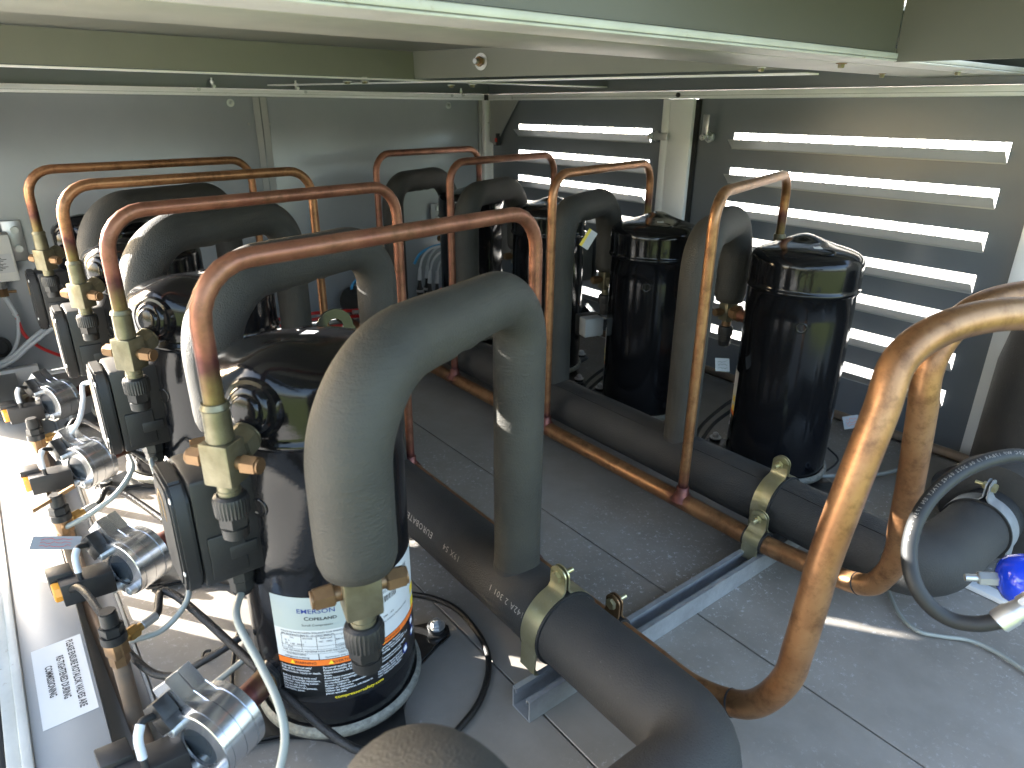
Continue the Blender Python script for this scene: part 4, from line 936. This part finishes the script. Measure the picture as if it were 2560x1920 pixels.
# white tag on a cable (two)
def tagcard(p, nrm, w, h, label, rz, ink='ink', red=False):
    t = thing('cable_tag', label, 'tag', p); t.rotation_euler = nrm
    g = G(); g.box((0, 0, 0), (w, h, .0006)); g.build('card', M['card'], t)
    g = G(); rn = random.Random(int(p.x*999))
    for q in range(3):
        g.tube([V(w*(-.32+.64*i/9), h*(.25-.25*q)+h*.09*rn.uniform(-1, 1), .0007) for i in range(10)], h*.012, seg=4)
    g.build('card_print', M['red_ink' if red else 'ink'], t, smooth=False)
    return t
tagcard(at(1806, 912, D=1.42), (math.radians(60), .1, -.5), .032, .028, 'white square tag hanging between the two nearest right compressors', 0)
tagcard(at(2128, 1055, D=1.5), (math.radians(65), -.2, -.7), .034, .028, 'white tag behind the nearest right compressor by a brass nut', 0, red=True)
tagcard(at(140, 1357, D=1.0), (math.radians(25), .2, -.35), .062, .022, 'paper tag with red print lying over the sunlit ledge', 0, red=True)
# eye plate behind front dome
t = thing('lifting_eye', 'flat steel lifting eye standing behind the front compressor dome', 'lifting eye', at(840, 835, D=.93))
g = G(); n = 20; outr = [(.024*math.cos(PI*i/n), .012+.024*math.sin(PI*i/n)) for i in range(n+1)]+[(-.028, -.024), (.028, -.024)]
inr = [(.0115*math.cos(2*PI*i/24), .010+.0115*math.sin(2*PI*i/24)) for i in range(24)]
def ringplate(g, th):
    m4 = Matrix(((math.cos(.1), 0, math.sin(.1), 0), (-math.sin(.1), 0, math.cos(.1), 0), (0, 1, 0, 0), (0, 0, 0, 1)))
    N = 48; ctr = V(0, .010, 0)
    def ro(a):
        x, y = math.cos(a), math.sin(a)
        best = 9
        if y >= 0: best = .025
        else:
            for b in ((.034)/(-y) if y < 0 else 9, .028/abs(x) if abs(x) > 1e-6 else 9): best = min(best, b)
        return best
    R = []
    for s_ in (0, th):
        R.append([g.bm.verts.new(m4 @ V(.0115*math.cos(2*PI*i/N), .010+.0115*math.sin(2*PI*i/N), s_)) for i in range(N)])
        R.append([g.bm.verts.new(m4 @ V(ro(2*PI*i/N)*math.cos(2*PI*i/N), .010+ro(2*PI*i/N)*math.sin(2*PI*i/N), s_)) for i in range(N)])
    for i in range(N):
        j = (i+1) % N
        g.bm.faces.new((R[0][i], R[0][j], R[1][j], R[1][i])); g.bm.faces.new((R[2][i], R[3][i], R[3][j], R[2][j]))
        g.bm.faces.new((R[0][i], R[2][i], R[2][j], R[0][j])); g.bm.faces.new((R[1][i], R[1][j], R[3][j], R[3][i]))
g = G(); ringplate(g, .004); g.build('plate', M['cast_black'], t)
g = G(); g.box((-.008, -.012, -.026), (.075, .03, .004), rot=-.1, bev=.001); g.build('base_plate', M['strut'], t)

# ------------------------------------------------------------------ far wall equipment
def onwall(px, py, y=YF): return at(px, py, Y=y)
p0 = onwall(-10, 640, 2.30); p1 = onwall(52, 705, 2.30)
t = thing('pressure_switch', 'white pressure switch box on a metal bracket at the left edge', 'pressure switch', p0)
g = G(); g.span((p1.x-.115, 2.27, p1.z+.01), (p1.x, 2.335, p1.z+.135), bev=.004); g.build('housing', M['box_white'], t, shift=p0)
g = G(); g.span((p1.x-.06, 2.2685, p1.z+.035), (p1.x-.006, 2.2698, p1.z+.085)); lbx = g.build('rating_label', M['white_label'], t, shift=p0)
g = G()
for q in range(9): g.span((p1.x-.045, 2.2678, p1.z+.042+.004*q), (p1.x-.045+.012+.018*((q*7) % 5)/5, 2.2682, p1.z+.0436+.004*q))
g.build('label_print', M['ink'], lbx, smooth=False, shift=p0)
g = G(); g.cyl((p1.x-.045, 2.30, p1.z+.01), (p1.x-.045, 2.30, p1.z-.012), .012, seg=8, bev=.001); g.build('neck', M['zinc'], t, shift=p0)
g = G(); g.cyl((p1.x-.045, 2.30, p1.z-.012), (p1.x-.045, 2.30, p1.z-.034), .013, seg=6, bev=.001).cyl((p1.x-.045, 2.30, p1.z-.022), (p1.x-.015, 2.30, p1.z-.024), .004); g.build('nut', M['brass_brown'], t, shift=p0)
g = G(); g.span((p1.x-.01, 2.345, p1.z+.05), (p1.x+.035, 2.358, p1.z+.16), bev=.001)
for z in (.085, .135): g.cyl((p1.x+.018, 2.334, p1.z+z), (p1.x+.018, 2.345, p1.z+z), .010, seg=20, bev=.001)
g.build('bracket', M['zinc'], t, shift=p0)
nb = V(p1.x-.045, 2.30, p1.z-.034)
hose([nb, nb+V(.006, 0, -.02), nb+V(.014, 0, -.055)], .0062, 'white_tube', 'short white sleeve on the capillary under the pressure switch', 'sleeve', 'hose')
hose([nb+V(.014, 0, -.052), onwall(60, 835, 2.3), onwall(95, 865, 2.3), onwall(140, 885, 2.31), onwall(190, 900, 2.32)], .0045, 'red_tube', 'red capillary hose sweeping down from the pressure switch', 'capillary_hose')
hose([nb+V(.010, 0, -.05), onwall(45, 800, 2.3), onwall(44, 850, 2.3), onwall(25, 890, 2.3), onwall(-20, 925, 2.3)], .0050, 'white_tube', 'white hose curving down to the left from the pressure switch', 'white_hose')
hose([onwall(-30, 918, 2.27), onwall(30, 893, 2.27), onwall(70, 855, 2.27), onwall(125, 812, 2.28), onwall(170, 790, 2.3)], .0058, 'white_tube', 'upper of two white hoses rising to the right on the far left wall', 'white_hose')
hose([onwall(-30, 930, 2.26), onwall(30, 903, 2.26), onwall(75, 865, 2.26), onwall(130, 822, 2.27), onwall(175, 800, 2.29)], .0058, 'white_tube', 'lower of two white hoses rising to the right on the far left wall', 'white_hose')
hose([onwall(-10, 912), onwall(40, 922, 2.35), onwall(140, 927, 2.35)], .002, 'white_tube', 'thin white wire along the bottom of the far left wall', 'wire', 'wire')
p = onwall(-2, 868, 2.35)
g = G(); g.lathe([(.030, 0), (.030, .006), (.022, .008), (.020, .004), (0, .004)], p, (0, -1, 0), seg=32); tag(g.build('grommet', M['rubber']), 'round black cable grommet at the far left edge of the wall', 'grommet')
# cylinders bracket behind far right compressor
p = onwall(1091, 533, 2.345)
t = thing('wall_bracket', 'small plate with two bolts on the far wall left of the farthest right compressor', 'bracket', p)
g = G(); g.box((0, 0, 0), (.05, .004, .075), bev=.001); g.build('plate', M['grey_light'], t)
for z in (-.02, .02):
    g = G(); g.cyl((.003, -.014, z), (.003, -.002, z), .010, seg=20, bev=.002); g.build('bolt', M['zinc'], t)
# sensor cluster
for k, (px, py, pt) in enumerate(((1049, 700, 0), (1067, 695, 0), (1074, 708, 0), (1092, 708, 0))):
    p = onwall(px, py, 2.20+.02*(k % 2))
    t = thing('pressure_sensor', ['leftmost', 'second', 'third', 'rightmost'][k]+' of four black pressure sensors with white leads on the far wall', 'sensor', p, 0, 'pressure sensors on the far wall')
    g = G(); g.cyl((0, 0, .0), (0, 0, -.03), .0055, .009, seg=16).cyl((0, 0, -.03), (0, 0, -.065), .0125, seg=20, bev=.001).cyl((0, 0, -.065), (0, 0, -.085), .009, seg=6); g.build('body', M['black_plastic'], t)
    g = G(); g.cyl((0, 0, -.036), (0, 0, -.045), .0132, seg=20); g.build('ring', M['zinc'], t)
    g = G(); g.cyl((0, 0, 0), (.004, 0, .045), .008, .006, seg=14); g.build('sleeve', M['white_tube'], t)
    hose([p+V(.004, 0, .045), p+V(.018, 0, .082), p+V(.05, 0, .11), p+V(.095, 0, .118)], .0042, 'white_tube', ['leftmost', 'second', 'third', 'rightmost'][k]+' of four white sensor leads arching behind the far compressor', 'sensor_lead', 'cable', group='white sensor leads')
hose([onwall(1035, 660, 2.3), onwall(1050, 635, 2.3), onwall(1075, 620, 2.3), onwall(1110, 610, 2.3)], .0055, 'blue_tube', 'blue hose arching on the far wall behind the nearest hoop', 'blue_hose')
hose([onwall(900, 690, 2.25), onwall(880, 715, 2.25), onwall(885, 735, 2.25), onwall(910, 755, 2.25)], .0055, 'blue_tube', 'blue hose loop seen left of the second insulated riser', 'blue_hose')
hose([onwall(1030, 790, 2.1), onwall(1060, 760, 2.15), onwall(1100, 725, 2.2), onwall(1130, 700, 2.25)], .0045, 'red_tube', 'thin red wire rising behind the pressure sensors', 'red_wire', 'wire')
for k, (a, b) in enumerate((((690, 800), (905, 775)), ((700, 815), (900, 790)), ((780, 830), (900, 812)))):
    hose([onwall(a[0], a[1], 2.1), onwall((a[0]+b[0])/2, (a[1]+b[1])/2-6, 2.1), onwall(b[0], b[1], 2.1)], .0055, 'red_tube', ['upper', 'middle', 'lower'][k]+' of three red hoses behind the lifting eye', 'red_hose', group='red hoses')
g = G(); p = onwall(910, 780, 2.05); g.cyl(p, p+V(-.04, 0, .006), .007, seg=16).cyl(p, p+V(.03, 0, -.004), .012, seg=6); tag(g.build('hose_fitting', M['zinc']), 'steel fitting at the end of the red hoses', 'fitting')
# white electrical boxes low behind right compressors
for k in (0, 1, 2):
    c = CR[k]; px = [(1478, 812), (1260, 760), (1262, 760)][k]
p = at(1478, 815, D=1.75)
t = thing('junction_box', 'pale square junction box low behind the second insulated riser', 'junction box', p); t.rotation_euler.z = -.25
g = G(); g.box((0, 0, 0), (.055, .035, .05), bev=.005); g.build('lid', M['card'], t)
g = G(); g.box((.006, .03, -.003), (.06, .03, .056), bev=.004); g.build('case', M['black_plastic'], t)
# terminal warning sticker beyond second right riser
p = at(1471, 598, D=1.62)
t = thing('warning_plate', 'white and yellow caution sticker behind the second insulated hoop of the right row', 'sticker', p); t.rotation_euler = (math.radians(80), .55, -.65)
g = G(); g.box((0, 0, 0), (.024, .045, .001)); g.build('sheet', M['white_label'], t)
g = G(); g.box((-.0085, 0, .0008), (.007, .045, .0004)); g.build('yellow_band', M['yellow'], t)
# ------------------------------------------------------------------ sticker on ledge
t = thing('ledge_sticker', 'white sticker on the ledge with three lines of black capitals', 'sticker', (-.046, .913, .0403))
g = G(); g.box((0, 0, .0002), (.0600, .1640, .0003)); g.build('paper', M['paper'], t)
g = G()
for i, s_ in enumerate(('PLEASE ENSURE ROTALOK VALVES ARE', 'RE-TIGHTENED DURING', 'COMMISSIONING')):
    vs, fs = text_mesh(s_, .0116, 'CENTER', .0003, sx=.72); add_flat(g, vs, fs, lambda x, y, i=i: V(.0115-i*.0145+y, -x+(.004, .004, .004)[i], .0006))
g.build('printed_text', M['ink'], t, smooth=False)
# curved offcut on floor
g = G(); c = at(522, 1640, Z=.010); g.tube([c+V(.008*math.cos(a*.3), .012*math.sin(a*.3), 0) for a in range(3, 15)], .002, seg=8); tag(g.build('rubber_offcut', M['rubber']), 'small curved black offcut on the floor left of the front compressor', 'offcut')
g = G(); a = at(80, 1278, D=1.03); b = at(185, 1215, D=1.08); g.tube([a, a.lerp(b, .5), b], .004, seg=4); tag(g.build('cable_tie', M['brass_brown'], smooth=False), 'brown cable tie tail sticking out over the sunlit ledge', 'cable tie')
